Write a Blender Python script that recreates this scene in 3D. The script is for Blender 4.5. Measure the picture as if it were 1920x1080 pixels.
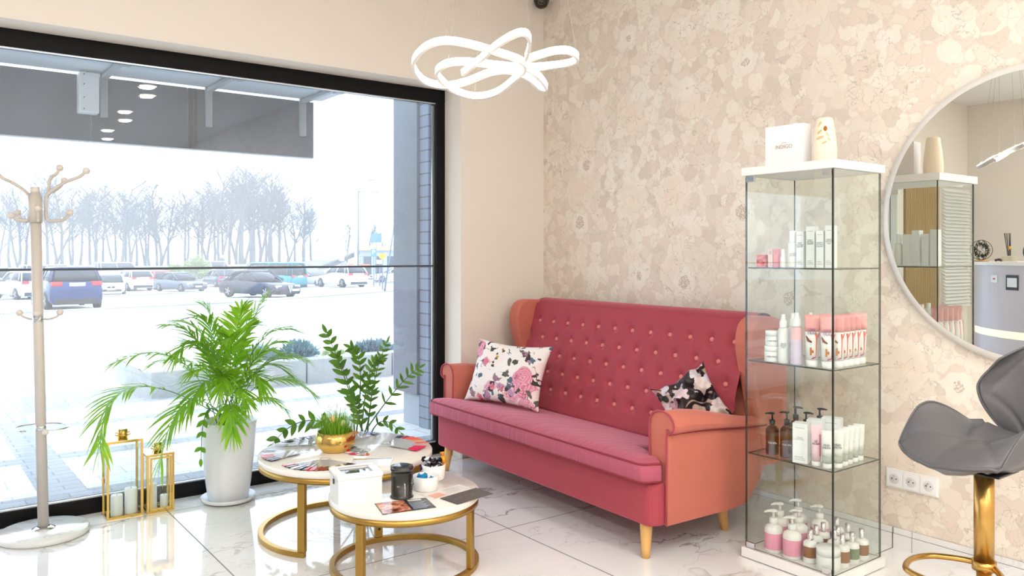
import bpy, bmesh, math, random
from mathutils import Vector, Matrix, noise as mnoise
PI = math.pi
R = math.radians
random.seed(7)
scene = bpy.context.scene
for o in list(bpy.data.objects):
    bpy.data.objects.remove(o)
COL = scene.collection

# ------------------------------------------------------------------ camera
cam_d = bpy.data.cameras.new('camera')
cam = bpy.data.objects.new('camera', cam_d)
COL.objects.link(cam)
cam.location = (0, 0, 1.27)
cam.rotation_euler = (R(90), 0, R(53.09 - 90))
cam_d.sensor_width = 36.0
cam_d.lens = 36.0 * 1515 / 1920
cam_d.shift_y = -62 / 1920
cam_d.clip_start = 0.05
cam_d.clip_end = 600
scene.camera = cam

# ------------------------------------------------------------------ view and world
scene.view_settings.view_transform = 'Standard'
scene.view_settings.look = 'None'
scene.view_settings.exposure = 0.34
scene.view_settings.gamma = 1.0
scene.cycles.transparent_max_bounces = 40
scene.cycles.max_bounces = 12

SKY_STRENGTH = 4.2
world = bpy.data.worlds.new('sky')
scene.world = world
world.use_nodes = True
wn = world.node_tree.nodes; wl = world.node_tree.links
wn.clear()
wo = wn.new('ShaderNodeOutputWorld'); wb = wn.new('ShaderNodeBackground')
wt = wn.new('ShaderNodeTexCoord'); wm = wn.new('ShaderNodeMapping'); wns = wn.new('ShaderNodeTexNoise'); wr = wn.new('ShaderNodeValToRGB')
wm.inputs['Scale'].default_value = (1.5, 1.5, 5)
wns.inputs['Scale'].default_value = 1.6; wns.inputs['Detail'].default_value = 6
wr.color_ramp.elements[0].position = .35; wr.color_ramp.elements[0].color = (.62, .78, 1, 1)
wr.color_ramp.elements[1].position = .65; wr.color_ramp.elements[1].color = (.92, .97, 1, 1)
wl.new(wt.outputs['Generated'], wm.inputs['Vector']); wl.new(wm.outputs[0], wns.inputs['Vector'])
wl.new(wns.outputs['Fac'], wr.inputs[0]); wl.new(wr.outputs[0], wb.inputs['Color'])
wb.inputs['Strength'].default_value = SKY_STRENGTH
wl.new(wb.outputs[0], wo.inputs['Surface'])

# ------------------------------------------------------------------ materials
def lin(c):
    return tuple(((v / 255) / 12.92 if v / 255 <= .04045 else (((v / 255) + .055) / 1.055) ** 2.4) for v in c) + (1,)
MATS = {}
def mat(name, rgb=(200, 200, 200), rough=.5, metal=0, **kw):
    if name in MATS: return MATS[name]
    m = bpy.data.materials.new(name); m.use_nodes = True
    b = m.node_tree.nodes['Principled BSDF']
    b.inputs['Base Color'].default_value = lin(rgb)
    b.inputs['Roughness'].default_value = rough
    b.inputs['Metallic'].default_value = metal
    for k, v in kw.items():
        b.inputs[k].default_value = v
    MATS[name] = m
    return m
class NT:
    """small helper round a material's node tree"""
    def __init__(s, m):
        s.m = m; s.n = m.node_tree.nodes; s.l = m.node_tree.links
    def new(s, t, **kw):
        n = s.n.new('ShaderNode' + t)
        for k, v in kw.items():
            if k in ('op',): n.operation = v
            elif hasattr(n, k): setattr(n, k, v)
            else: n.inputs[k.replace('_', ' ')].default_value = v
        return n
    def link(s, a, b): s.l.new(a, b)
    def math(s, op, a, b=None, clamp=False):
        n = s.n.new('ShaderNodeMath'); n.operation = op; n.use_clamp = clamp
        for i, v in enumerate((a, b)):
            if v is None: continue
            if isinstance(v, (int, float)): n.inputs[i].default_value = v
            else: s.l.new(v, n.inputs[i])
        return n.outputs[0]
    def mix(s, f, a, b, mode='MIX'):
        n = s.n.new('ShaderNodeMixRGB'); n.blend_type = mode
        for i, v in enumerate((f, a, b)):
            if isinstance(v, (int, float, tuple)): n.inputs[i].default_value = v
            else: s.l.new(v, n.inputs[i])
        return n.outputs[0]
    def ramp(s, f, stops, const=False):
        n = s.n.new('ShaderNodeValToRGB')
        if const: n.color_ramp.interpolation = 'CONSTANT'
        e = n.color_ramp.elements
        while len(e) < len(stops): e.new(.5)
        for i, (p, c) in enumerate(stops):
            e[i].position = p; e[i].color = c if len(c) == 4 else lin(c)
        s.l.new(f, n.inputs[0])
        return n.outputs[0]
    def coords(s, scale=(1, 1, 1), loc=(0, 0, 0), kind='Object'):
        t = s.n.new('ShaderNodeTexCoord'); mp = s.n.new('ShaderNodeMapping')
        mp.inputs['Scale'].default_value = scale; mp.inputs['Location'].default_value = loc
        s.l.new(t.outputs[kind], mp.inputs['Vector'])
        return mp.outputs[0]
    def noise(s, vec, scale, detail=4, rough=.5, dist=0, out='Fac'):
        n = s.n.new('ShaderNodeTexNoise')
        n.inputs['Scale'].default_value = scale; n.inputs['Detail'].default_value = detail
        n.inputs['Roughness'].default_value = rough; n.inputs['Distortion'].default_value = dist
        s.l.new(vec, n.inputs['Vector'])
        return n.outputs[out]
    def voro(s, vec, scale, feature='F1', out='Distance', rand=1.0, dims='3D'):
        n = s.n.new('ShaderNodeTexVoronoi'); n.feature = feature; n.voronoi_dimensions = dims
        n.inputs['Scale'].default_value = scale; n.inputs['Randomness'].default_value = rand
        s.l.new(vec, n.inputs['Vector'])
        return n.outputs[out]
    def warp(s, vec, scale, amt, detail=3):
        nz = s.noise(vec, scale, detail, out='Color')
        a = s.n.new('ShaderNodeVectorMath'); a.operation = 'SUBTRACT'; s.l.new(nz, a.inputs[0]); a.inputs[1].default_value = (.5, .5, .5)
        b = s.n.new('ShaderNodeVectorMath'); b.operation = 'SCALE'; s.l.new(a.outputs[0], b.inputs[0]); b.inputs['Scale'].default_value = amt
        c = s.n.new('ShaderNodeVectorMath'); c.operation = 'ADD'; s.l.new(vec, c.inputs[0]); s.l.new(b.outputs[0], c.inputs[1])
        return c.outputs[0]
    def bump(s, h, strength=.2, dist=.01):
        b = s.n.new('ShaderNodeBump'); b.inputs['Strength'].default_value = strength; b.inputs['Distance'].default_value = dist
        s.l.new(h, b.inputs['Height']); s.l.new(b.outputs[0], s.bsdf.inputs['Normal'])
    @property
    def bsdf(s): return s.n['Principled BSDF']
    def color(s, c): s.l.new(c, s.bsdf.inputs['Base Color'])
def nmat(name, **kw):
    m = mat(name, **kw)
    return m, NT(m)

def glassy(name, tint=(1, 1, 1), rough=0.0, base=.04, dust_glare=0.0, body=None, body_f=0.0):
    """clear pane: straight-through light plus mirror reflection that grows at grazing angles"""
    if name in MATS: return MATS[name]
    m = bpy.data.materials.new(name); m.use_nodes = True
    t = NT(m); t.n.clear()
    out = t.n.new('ShaderNodeOutputMaterial'); tr = t.n.new('ShaderNodeBsdfTransparent'); gl = t.n.new('ShaderNodeBsdfGlossy')
    tr.inputs['Color'].default_value = (*tint, 1); gl.inputs['Roughness'].default_value = rough
    lw = t.n.new('ShaderNodeLayerWeight'); lw.inputs['Blend'].default_value = .5
    p = t.math('POWER', lw.outputs['Facing'], 5)
    f = t.math('ADD', t.math('MULTIPLY', p, 1 - base), base, True)
    mx = t.n.new('ShaderNodeMixShader'); t.link(f, mx.inputs[0])
    src = tr.outputs[0]
    if dust_glare:
        ds = t.n.new('ShaderNodeBsdfTranslucent'); ds.inputs['Color'].default_value = (.9, .95, 1, 1)
        v = t.coords()
        nz = t.noise(v, 3, 5)
        sp = t.math('GREATER_THAN', t.noise(v, 90, 2), .76)
        a = t.math('ADD', t.math('MULTIPLY', nz, dust_glare * 2), t.math('MULTIPLY', sp, .12), True)  # specks are dust; the broad veil stands in for outdoor glare
        m2 = t.n.new('ShaderNodeMixShader'); t.link(a, m2.inputs[0]); t.link(src, m2.inputs[1]); t.link(ds.outputs[0], m2.inputs[2]); src = m2.outputs[0]
    if body:
        ds = t.n.new('ShaderNodeBsdfDiffuse'); ds.inputs['Color'].default_value = lin(body)
        m2 = t.n.new('ShaderNodeMixShader'); m2.inputs[0].default_value = body_f; t.link(src, m2.inputs[1]); t.link(ds.outputs[0], m2.inputs[2]); src = m2.outputs[0]
    t.link(src, mx.inputs[1]); t.link(gl.outputs[0], mx.inputs[2]); t.link(mx.outputs[0], out.inputs['Surface'])
    MATS[name] = m
    return m
def emis(name, rgb, strength):
    if name in MATS: return MATS[name]
    m = bpy.data.materials.new(name); m.use_nodes = True
    b = m.node_tree.nodes['Principled BSDF']; b.inputs['Base Color'].default_value = lin(rgb)
    b.inputs['Emission Color'].default_value = lin(rgb); b.inputs['Emission Strength'].default_value = strength
    MATS[name] = m
    return m

# ------------------------------------------------------------------ mesh helpers
class MB:
    """collects shapes, then links them as one mesh object"""
    def __init__(s): s.v = []; s.f = []; s.mi = []; s.sm = []; s.cur = 0; s.smooth = False
    def add(s, verts, faces, mi=None, smooth=None, M=None):
        o = len(s.v)
        for p in verts:
            s.v.append(tuple(M @ Vector(p)) if M is not None else tuple(p))
        for f in faces:
            s.f.append(tuple(i + o for i in f)); s.mi.append(s.cur if mi is None else mi); s.sm.append(s.smooth if smooth is None else smooth)
        return s
    def box(s, lo, hi, mi=None, M=None):
        x0, y0, z0 = lo; x1, y1, z1 = hi
        v = [(x0, y0, z0), (x1, y0, z0), (x1, y1, z0), (x0, y1, z0), (x0, y0, z1), (x1, y0, z1), (x1, y1, z1), (x0, y1, z1)]
        f = [(0, 3, 2, 1), (4, 5, 6, 7), (0, 1, 5, 4), (1, 2, 6, 5), (2, 3, 7, 6), (3, 0, 4, 7)]
        return s.add(v, f, mi, False, M)
    def cbox(s, c, size, mi=None, M=None):
        return s.box([c[i] - size[i] / 2 for i in range(3)], [c[i] + size[i] / 2 for i in range(3)], mi, M)
    def lathe(s, prof, seg=32, c=(0, 0, 0), mi=None, smooth=True, M=None, caps=True):
        v = []; f = []
        n = len(prof)
        for i in range(seg):
            a = 2 * PI * i / seg
            for r, z in prof: v.append((c[0] + r * math.cos(a), c[1] + r * math.sin(a), c[2] + z))
        for i in range(seg):
            j = (i + 1) % seg
            for k in range(n - 1): f.append((i * n + k, j * n + k, j * n + k + 1, i * n + k + 1))
        s.add(v, f, mi, smooth, M)
        if caps:
            for k, rev in ((0, True), (n - 1, False)):
                if prof[k][0] > 1e-5:
                    ring = [(c[0] + prof[k][0] * math.cos(2 * PI * i / seg), c[1] + prof[k][0] * math.sin(2 * PI * i / seg), c[2] + prof[k][1]) for i in range(seg)]
                    idx = tuple(range(seg)); s.add(ring, [idx[::-1] if rev else idx], mi, False, M)
        return s
    def cyl(s, c, r, h, seg=24, r2=None, mi=None, M=None):
        return s.lathe([(r, 0), (r if r2 is None else r2, h)], seg, c, mi, True, M)
    def ball(s, c, r, seg=16, rings=10, sc=(1, 1, 1), mi=None, M=None):
        v = [(c[0], c[1], c[2] - r * sc[2])]; f = []
        for j in range(1, rings):
            t = PI * j / rings - PI / 2
            for i in range(seg):
                a = 2 * PI * i / seg
                v.append((c[0] + r * sc[0] * math.cos(t) * math.cos(a), c[1] + r * sc[1] * math.cos(t) * math.sin(a), c[2] + r * sc[2] * math.sin(t)))
        v.append((c[0], c[1], c[2] + r * sc[2]))
        for i in range(seg):
            j = (i + 1) % seg
            f.append((0, 1 + j, 1 + i))
            for k in range(rings - 2):
                a = 1 + k * seg; f.append((a + i, a + j, a + seg + j, a + seg + i))
            a = 1 + (rings - 2) * seg; f.append((a + i, a + j, len(v) - 1))
        return s.add(v, f, mi, True, M)
    def tube(s, pts, r, seg=8, closed=False, mi=None, M=None, sect=None, smooth=True, up=None):
        pts = [Vector(p) for p in pts]; n = len(pts)
        rr = r if isinstance(r, (list, tuple)) else [r] * n
        v = []; f = []
        T = []
        for i in range(n):
            a = pts[(i - 1) % n] if (closed or i > 0) else pts[i]; b = pts[(i + 1) % n] if (closed or i < n - 1) else pts[i]
            t = (b - a); T.append(t.normalized() if t.length > 1e-9 else Vector((0, 0, 1)))
        if up is not None: N = Vector(up)
        else:
            N = Vector((0, 0, 1)) if abs(T[0].z) < .9 else Vector((1, 0, 0))
        if sect is None: sect = [(math.cos(2 * PI * k / seg), math.sin(2 * PI * k / seg)) for k in range(seg)]
        m = len(sect)
        for i in range(n):
            if up is not None: N = Vector(up)
            N = (N - T[i] * N.dot(T[i]))
            N = N.normalized() if N.length > 1e-6 else T[i].orthogonal().normalized()
            B = T[i].cross(N)
            for (cx, cy) in sect: v.append(pts[i] + (N * cy + B * cx) * rr[i])
        for i in range(n if closed else n - 1):
            j = (i + 1) % n
            for k in range(m):
                l = (k + 1) % m
                f.append((i * m + k, i * m + l, j * m + l, j * m + k))
        s.add(v, f, mi, smooth, M)
        if not closed:
            o = len(s.v) - len(v)
            s.f.append(tuple(o + k for k in range(m))[::-1]); s.mi.append(s.cur if mi is None else mi); s.sm.append(False)
            s.f.append(tuple(o + (n - 1) * m + k for k in range(m))); s.mi.append(s.cur if mi is None else mi); s.sm.append(False)
        return s
    def prism(s, poly, z0, z1, mi=None, M=None, smooth=False):
        n = len(poly)
        v = [(x, y, z0) for x, y in poly] + [(x, y, z1) for x, y in poly]
        f = [tuple(range(n))[::-1], tuple(range(n, 2 * n))] + [(i, (i + 1) % n, n + (i + 1) % n, n + i) for i in range(n)]
        return s.add(v, f, mi, smooth, M)
    def loft(s, rings, closed=True, caps=True, mi=None, smooth=True, M=None):
        m = len(rings[0]); v = [p for r in rings for p in r]; f = []
        for i in range(len(rings) - 1):
            for k in range(m if closed else m - 1):
                l = (k + 1) % m
                f.append((i * m + k, i * m + l, (i + 1) * m + l, (i + 1) * m + k))
        s.add(v, f, mi, smooth, M)
        if caps:
            s.add(rings[0], [tuple(range(m))[::-1]], mi, False, M); s.add(rings[-1], [tuple(range(m))], mi, False, M)
        return s
    def grid(s, fn, nu, nv, mi=None, smooth=True, M=None, flip=False):
        v = [fn(i / nu, j / nv) for i in range(nu + 1) for j in range(nv + 1)]
        f = []
        for i in range(nu):
            for j in range(nv):
                a = i * (nv + 1) + j; q = (a, a + 1, a + nv + 2, a + nv + 1)
                f.append(q[::-1] if flip else q)
        return s.add(v, f, mi, smooth, M)
    def mesh(s, name, mats):
        me = bpy.data.meshes.new(name); me.from_pydata(s.v, [], s.f)
        for m in (mats if isinstance(mats, (list, tuple)) else [mats]): me.materials.append(m)
        me.polygons.foreach_set('material_index', s.mi); me.polygons.foreach_set('use_smooth', s.sm)
        me.update()
        bm = bmesh.new(); bm.from_mesh(me); bmesh.ops.remove_doubles(bm, verts=bm.verts, dist=1e-5)
        bmesh.ops.recalc_face_normals(bm, faces=bm.faces); bm.to_mesh(me); bm.free()
        return me
    def build(s, name, mats, parent=None, bevel=0, seg=2, loc=None, rot=None, sub=0):
        o = bpy.data.objects.new(name, s.mesh(name, mats)); COL.objects.link(o)
        if parent is not None: o.parent = parent
        if loc is not None: o.location = loc
        if rot is not None: o.rotation_euler = rot
        if bevel:
            b = o.modifiers.new('bevel', 'BEVEL'); b.width = bevel; b.segments = seg; b.limit_method = 'ANGLE'; b.angle_limit = R(35); b.harden_normals = False
        if sub:
            b = o.modifiers.new('sub', 'SUBSURF'); b.levels = sub; b.render_levels = sub
        return o
def tag(o, label=None, cat=None, group=None, kind=None):
    if label: o['label'] = label
    if cat: o['category'] = cat
    if group: o['group'] = group
    if kind: o['kind'] = kind
    return o
def empty(name, loc=(0, 0, 0), rz=0, label=None, cat=None, group=None, kind=None, rot=None):
    o = bpy.data.objects.new(name, None); COL.objects.link(o); o.location = loc
    o.rotation_euler = rot if rot else (0, 0, rz); o.empty_display_size = .05
    return tag(o, label, cat, group, kind)
def struct(o): o['kind'] = 'structure'; return o
KIDS = {}
def copy_tree(o, parent=None):
    c = o.copy(); COL.objects.link(c); c.parent = parent
    for ch in [x for x in bpy.data.objects if x.parent == o]: copy_tree(ch, c)
    return c
def dup(o, loc, rz, label, group=None):
    c = copy_tree(o); c.location = loc; c.rotation_euler = (0, 0, rz); c['label'] = label
    if group: c['group'] = group
    return c
def text(name, body, size, m, parent, M, ext=.0003, align='CENTER'):
    cu = bpy.data.curves.new(name, 'FONT'); cu.body = body; cu.size = size; cu.align_x = align; cu.align_y = 'CENTER'; cu.extrude = ext
    cu.space_line = .9
    t = bpy.data.objects.new(name + '_c', cu); COL.objects.link(t)
    dg = bpy.context.evaluated_depsgraph_get(); dg.update()
    me = bpy.data.meshes.new_from_object(t.evaluated_get(dg))
    bpy.data.objects.remove(t); bpy.data.curves.remove(cu)
    me.materials.clear(); me.materials.append(m)
    o = bpy.data.objects.new(name, me); COL.objects.link(o); o.parent = parent; o.matrix_local = M
    return o
def frame_M(origin, xdir, ydir):
    x = Vector(xdir).normalized(); y = Vector(ydir); y = (y - x * y.dot(x)).normalized(); z = x.cross(y)
    M = Matrix((x, y, z)).transposed().to_4x4(); M.translation = Vector(origin)
    return M
def bez(p0, p1, p2, n):
    p0, p1, p2 = Vector(p0), Vector(p1), Vector(p2)
    return [(p0 * (1 - t) ** 2 + p1 * 2 * t * (1 - t) + p2 * t * t) for t in [i / n for i in range(n + 1)]]
def spline(pts, n=6, closed=False):
    """Catmull-Rom through the points"""
    P = [Vector(p) for p in pts]; out = []; m = len(P)
    for i in range(m if closed else m - 1):
        if closed: a, b, c, d = P[(i - 1) % m], P[i], P[(i + 1) % m], P[(i + 2) % m]
        else: a, b, c, d = P[max(i - 1, 0)], P[i], P[i + 1], P[min(i + 2, m - 1)]
        for k in range(n):
            t = k / n
            out.append(.5 * ((2 * b) + (c - a) * t + (2 * a - 5 * b + 4 * c - d) * t * t + (3 * b - a - 3 * c + d) * t ** 3))
    if not closed: out.append(P[-1])
    return out
def rrect(x0, y0, x1, y1, r, n=5):
    out = []
    for cx, cy, a0 in ((x1 - r, y1 - r, 0), (x0 + r, y1 - r, 90), (x0 + r, y0 + r, 180), (x1 - r, y0 + r, 270)):
        for i in range(n + 1):
            a = R(a0 + 90 * i / n); out.append((cx + r * math.cos(a), cy + r * math.sin(a)))
    return out

# --- common materials
white_paint = mat('white_paint', (238, 236, 232), .45)
plaster, t = nmat('plaster_beige', rgb=(236, 228, 217), rough=.8)
v = t.coords(); t.bump(t.noise(v, 60, 3), .03, .003)
ceil_m = mat('ceiling_white', (240, 238, 234), .8)
black_frame = mat('black_frame', (7, 7, 8), .5, **{'Specular IOR Level': .2})
silver = mat('silver_bead', (200, 205, 210), .3, .9)
chrome = mat('chrome', (225, 225, 228), .08, 1)
gold = mat('polished_gold', (226, 190, 108), .16, 1)
gold_satin = mat('satin_gold', (184, 148, 76), .36, 1)
pane_m = glassy('window_glass', (.97, .985, 1), dust_glare=.035)
clear = glassy('clear_glass', (.965, .985, .97))
glass_edge = mat('glass_edge', (44, 56, 50), .15)
wood_leg = mat('beech', (222, 172, 104), .4)
blk_plastic = mat('black_plastic', (18, 16, 16), .3)
wht_plastic = mat('white_plastic', (238, 237, 235), .35)
ink = mat('ink', (52, 52, 58), .6)

# ------------------------------------------------------------------ wallpaper
wallp, t = nmat('floral_wallpaper', rgb=(228, 212, 195), rough=.75)
v0 = t.coords((0.0, 1, 1))
v1 = t.warp(v0, 9, .11); v2 = t.warp(v1, 30, .03)
cell = t.n.new('ShaderNodeSeparateColor'); t.link(t.voro(v2, 15, out='Color'), cell.inputs[0])
base = t.ramp(cell.outputs[0], [(0, (226, 210, 194)), (.2, (233, 219, 204)), (.42, (216, 196, 180)), (.6, (238, 226, 211)), (.8, (222, 197, 183)), (.93, (203, 184, 166))], True)
edge = t.voro(v2, 15, 'DISTANCE_TO_EDGE')
base = t.mix(t.math('MULTIPLY', t.math('LESS_THAN', edge, .04), .38), base, lin((186, 164, 142)))
# middle petals
vp = t.warp(v0, 14, .05)
c2 = t.n.new('ShaderNodeSeparateColor'); t.link(t.voro(vp, 7.5, out='Color'), c2.inputs[0])
d2 = t.voro(vp, 7.5)
pet = t.ramp(c2.outputs[1], [(0, (240, 230, 217)), (.4, (234, 214, 198)), (.7, (242, 233, 221))], True)
base = t.mix(t.math('MULTIPLY', t.math('MULTIPLY', t.math('LESS_THAN', d2, .36), t.math('GREATER_THAN', c2.outputs[0], .45)), .75), base, pet)
# big roses on a repeating drop
def rose_layer(base, off, per, rad, cols, seed):
    mp = t.n.new('ShaderNodeMapping'); mp.inputs['Location'].default_value = off; t.link(t.warp(v0, 6 + seed, .07), mp.inputs['Vector'])
    vd = t.n.new('ShaderNodeTexVoronoi'); vd.inputs['Scale'].default_value = per; vd.inputs['Randomness'].default_value = .42; t.link(mp.outputs[0], vd.inputs['Vector'])
    d = vd.outputs['Distance']
    wv = t.math('SINE', t.math('ADD', t.math('MULTIPLY', d, 34), t.math('MULTIPLY', t.noise(v1, 12, 2), 14)))
    shade = t.math('ADD', t.math('MULTIPLY', wv, .5), .5)
    c = t.mix(shade, lin(cols[0]), lin(cols[1]))
    c = t.mix(t.math('LESS_THAN', d, rad * .42), c, lin(cols[2]))
    m = t.math('MULTIPLY', t.math('LESS_THAN', t.math('ADD', d, t.math('MULTIPLY', t.noise(v0, 22, 2), .12)), rad + .05), .85)
    return t.mix(m, base, c), d
base, d = rose_layer(base, (0, .1, .17), 2.3, .30, ((238, 223, 205), (232, 214, 196), (236, 210, 190)), 1)
base, d = rose_layer(base, (.0, .37, .45), 2.7, .22, ((242, 234, 223), (236, 226, 213), (238, 226, 212)), 3)
sp = t.math('MULTIPLY', t.math('LESS_THAN', d, .10), t.math('GREATER_THAN', t.noise(v0, 110, 2), .47))
base = t.mix(t.math('MULTIPLY', sp, .85), base, lin((150, 114, 92)))
# thin leaf and stem marks
lf = t.math('LESS_THAN', t.math('ABSOLUTE', t.math('SUBTRACT', t.noise(t.warp(v0, 5, .2), 11, 3), .5)), .006)
base = t.mix(t.math('MULTIPLY', t.math('MULTIPLY', lf, t.math('GREATER_THAN', t.noise(v0, 3.5, 2), .46)), .7), base, lin((150, 130, 110)))
base = t.mix(t.math('MULTIPLY', t.noise(v0, 2.2, 2), .25), base, lin((222, 206, 186)))
t.color(t.mix(.33, base, lin((250, 244, 232))))

# ------------------------------------------------------------------ floor marble
marble, t = nmat('marble_tiles', rgb=(236, 236, 236), rough=.05)
v0 = t.coords()
def veins(scale, width, warp, seed, dens):
    mp = t.n.new('ShaderNodeMapping'); mp.inputs['Location'].default_value = (seed, seed * .7, 0); mp.inputs['Scale'].default_value = (1, 1.9, 1); mp.inputs['Rotation'].default_value = (0, 0, .6 + seed)
    t.link(t.warp(v0, 2.5, warp), mp.inputs['Vector'])
    n = t.noise(mp.outputs[0], scale, 5, .55, .6)
    a = t.math('ABSOLUTE', t.math('SUBTRACT', n, .5))
    r = t.math('SUBTRACT', 1, t.math('DIVIDE', a, width), True)
    msk = t.math('MULTIPLY', t.math('SUBTRACT', t.noise(v0, dens, 2), .46, True), 6, True)
    return t.math('MULTIPLY', r, msk)
w1 = veins(1.1, .012, .5, .3, 1.3); w2 = veins(2.3, .008, .3, 2.1, 2.0)
soft = veins(.9, .09, .5, .3, 1.2)
c = t.mix(t.math('MULTIPLY', soft, .28), lin((238, 237, 236)), lin((186, 176, 170)))
c = t.mix(t.math('MULTIPLY', w1, .75), c, lin((120, 106, 98)))
c = t.mix(t.math('MULTIPLY', w2, .45), c, lin((140, 128, 120)))
sx = t.n.new('ShaderNodeSeparateXYZ'); t.link(v0, sx.inputs[0])
def grout(sock, off):
    m = t.math('MODULO', t.math('ADD', sock, off), 1.2)
    return t.math('MAXIMUM', t.math('LESS_THAN', m, .003), t.math('GREATER_THAN', m, 1.197))
g = t.math('MAXIMUM', grout(sx.outputs[0], 12 - 2.24 + 1.2), grout(sx.outputs[1], 12 - 3.013 + 3.6))
c = t.mix(g, c, lin((120, 116, 112)))
t.color(c)
t.link(t.math('ADD', t.math('MULTIPLY', g, .5), .05), t.bsdf.inputs['Roughness'])
t.bsdf.inputs['IOR'].default_value = 1.6

# ------------------------------------------------------------------ room shell
XW, YW, XL, YF, ZC = 3.44, 4.226, -2.8, -5.0, 2.958
struct(MB().box((XL - .2, YF - .2, -.15), (XW + .2, 4.50, 0)).build('floor', marble))
struct(MB().box((XL - .2, YF - .2, ZC), (XW + .2, 4.50, ZC + .2)).build('ceiling', ceil_m))
struct(MB().box((XW, YF - .2, -.1), (XW + .2, 4.6, ZC + .1)).build('wall_right', wallp))
struct(MB().box((XL - .2, YF - .2, -.1), (XL, 4.6, ZC + .1)).build('wall_left', plaster))
struct(MB().box((XL, YF - .2, -.1), (XW, YF, ZC + .1)).build('wall_front', plaster))
# window wall with its opening
OX0, OX1, OZ = -1.25, 2.775, 2.325
w = MB()
w.box((OX1, YW, -.1), (XW, 4.56, ZC + .1)); w.box((OX0, YW, OZ), (OX1, 4.56, ZC + .1)); w.box((XL, YW, -.1), (OX0, 4.56, ZC + .1))
struct(w.build('wall_back', plaster))
# baseboard of two stepped tiles
bb = MB()
y = 4.226
for y0, y1 in ((YF, -3.1), (-3.097, -1.9), (-1.897, -.7), (-.697, .5), (.503, 1.728), (1.731, 2.93), (2.933, 4.12), (4.123, 4.226)):
    bb.box((XW - .012, y0, 0), (XW, y1, .062)); bb.box((XW - .009, y0, .064), (XW, y1, .088))
struct(bb.build('baseboard_right', marble))
struct(MB().box((OX1 + .002, YW - .012, 0), (XW - .013, YW, .088)).build('baseboard_back', mat('skirting_tile', (228, 226, 224), .2)))

# window: black frame, two stacked panes with a dark butt joint, silver glazing beads
win = empty('window_1', (0, 4.41, 0), kind='structure')
fr = MB()
fx0, fx1, fz0, fz1 = OX0, 2.75, 0.0, 2.305
FB, FS = .10, .062
fr.box((fx0, 0, fz0), (fx1 + .025, .075, fz0 + .075)); fr.box((fx0, 0, fz1 - .065), (fx1 + .025, .075, fz1 + .02))
fr.box((fx1 - .040, .0005, fz0 + .075), (fx1 + .025, .0745, fz1 - .065)); fr.box((fx0, .0005, fz0 + .075), (fx0 + .06, .0745, fz1 - .065))
fr.build('window_frame', black_frame, win, bevel=.004)
bd = MB()
bd.box((fx0, .008, .0755), (fx1 - .042, .020, .083)); bd.box((fx0, .008, fz1 - .072), (fx1 - .042, .020, fz1 - .066)); bd.box((fx1 - .056, .028, .09), (fx1 - .0405, .036, fz1 - .08))
bd.build('glazing_bead', silver, win)
pane2_m = glassy('window_glass_outer', (.98, .99, 1))
for (y0, m_) in ((.022, pane2_m), (.060, pane_m)):
    for (z0, z1) in ((.078, 1.194), (1.206, fz1 - .067)):
        MB().box((fx0 + .06, y0, z0), (fx1 - .042, y0 + .005, z1)).build('glass_pane', m_, win)
MB().box((fx0 + .06, .018, 1.1945), (fx1 - .042, .068, 1.2055)).build('joint_seal', mat('seal', (70, 78, 86), .5), win)

# downlights in the ceiling (the floral wall row shows as ovals in the window glass)
dl_em = emis('downlight_glow', (255, 244, 226), 14)
def downlight(x, y, label):
    e = empty('ceiling_downlight', (x, y, ZC), label=label, cat='ceiling light', group='round ceiling downlights')
    MB().lathe([(.082, -.004), (.098, -.006), (.101, 0), (.082, 0)], 32, caps=False).build('trim_ring', white_paint, e)
    MB().lathe([(.081, -.003), (.0, -.003)], 32, caps=False).build('lamp_disc', dl_em, e)
    ld = bpy.data.lights.new('downlight_lamp', 'AREA'); ld.shape = 'DISK'; ld.size = .12; ld.energy = DL_W; ld.color = (1, .985, .955)
    lo = bpy.data.objects.new('downlight_lamp', ld); COL.objects.link(lo); lo.parent = e; lo.location = (0, 0, -.012)
DL_W = 22
DL_W = 12
for (x, y, lb) in ((1.94, .24, 'nearest the window'), (2.05, -.26, 'second from the window'), (2.07, -1.43, 'third from the window'), (2.20, -2.08, 'fourth from the window'), (2.19, -3.12, 'fifth from the window'), (2.35, -4.0, 'farthest from the window')):
    downlight(x, y, 'round recessed ceiling downlight, row by the floral wall, ' + lb)
DL_W = 22  # the remaining rows are unseen, added as fill for the far walls
for (x, y, lb) in ((.2, .05, 'middle row, nearest the window'), (-1.6, .05, 'row by the reception, second from the window'), (.2, -1.7, 'middle row, second from the window'), (-1.6, -1.7, 'row by the reception, third from the window'), (.2, -3.5, 'middle row, farthest from the window'), (-1.6, -3.5, 'row by the reception, farthest from the window'), (-1.6, 2.0, 'row by the reception, above the desk')):
    downlight(x, y, 'unseen round ceiling downlight added for fill, ' + lb)

# ------------------------------------------------------------------ outdoors
def gz(X, Y):
    return -.0255 * (max(min(Y, 66), 4.5) - 4.5) + .012 * max(0, min(X, 40) - 12)
def gnorm_M(X, Y, rz):
    return Matrix.Translation((X, Y, gz(X, Y))) @ Matrix.Rotation(rz, 4, 'Z')
pav, t = nmat('paving', rgb=(200, 200, 198), rough=.8)
v = t.coords()
sx = t.n.new('ShaderNodeSeparateXYZ'); t.link(v, sx.inputs[0])
X_, Y_ = sx.outputs[0], sx.outputs[1]
def band(s, c0, c1): return t.math('MULTIPLY', t.math('GREATER_THAN', s, c0), t.math('LESS_THAN', s, c1))
bands = None
for b in (band(Y_, 4.75, 4.95), band(Y_, 5.85, 6.06), band(Y_, 7.06, 7.27), band(Y_, 8.0, 9.25), band(X_, .57, .80), band(X_, -3.4, -3.17), band(X_, 5.2, 5.43)):
    bands = b if bands is None else t.math('MAXIMUM', bands, b)
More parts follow.
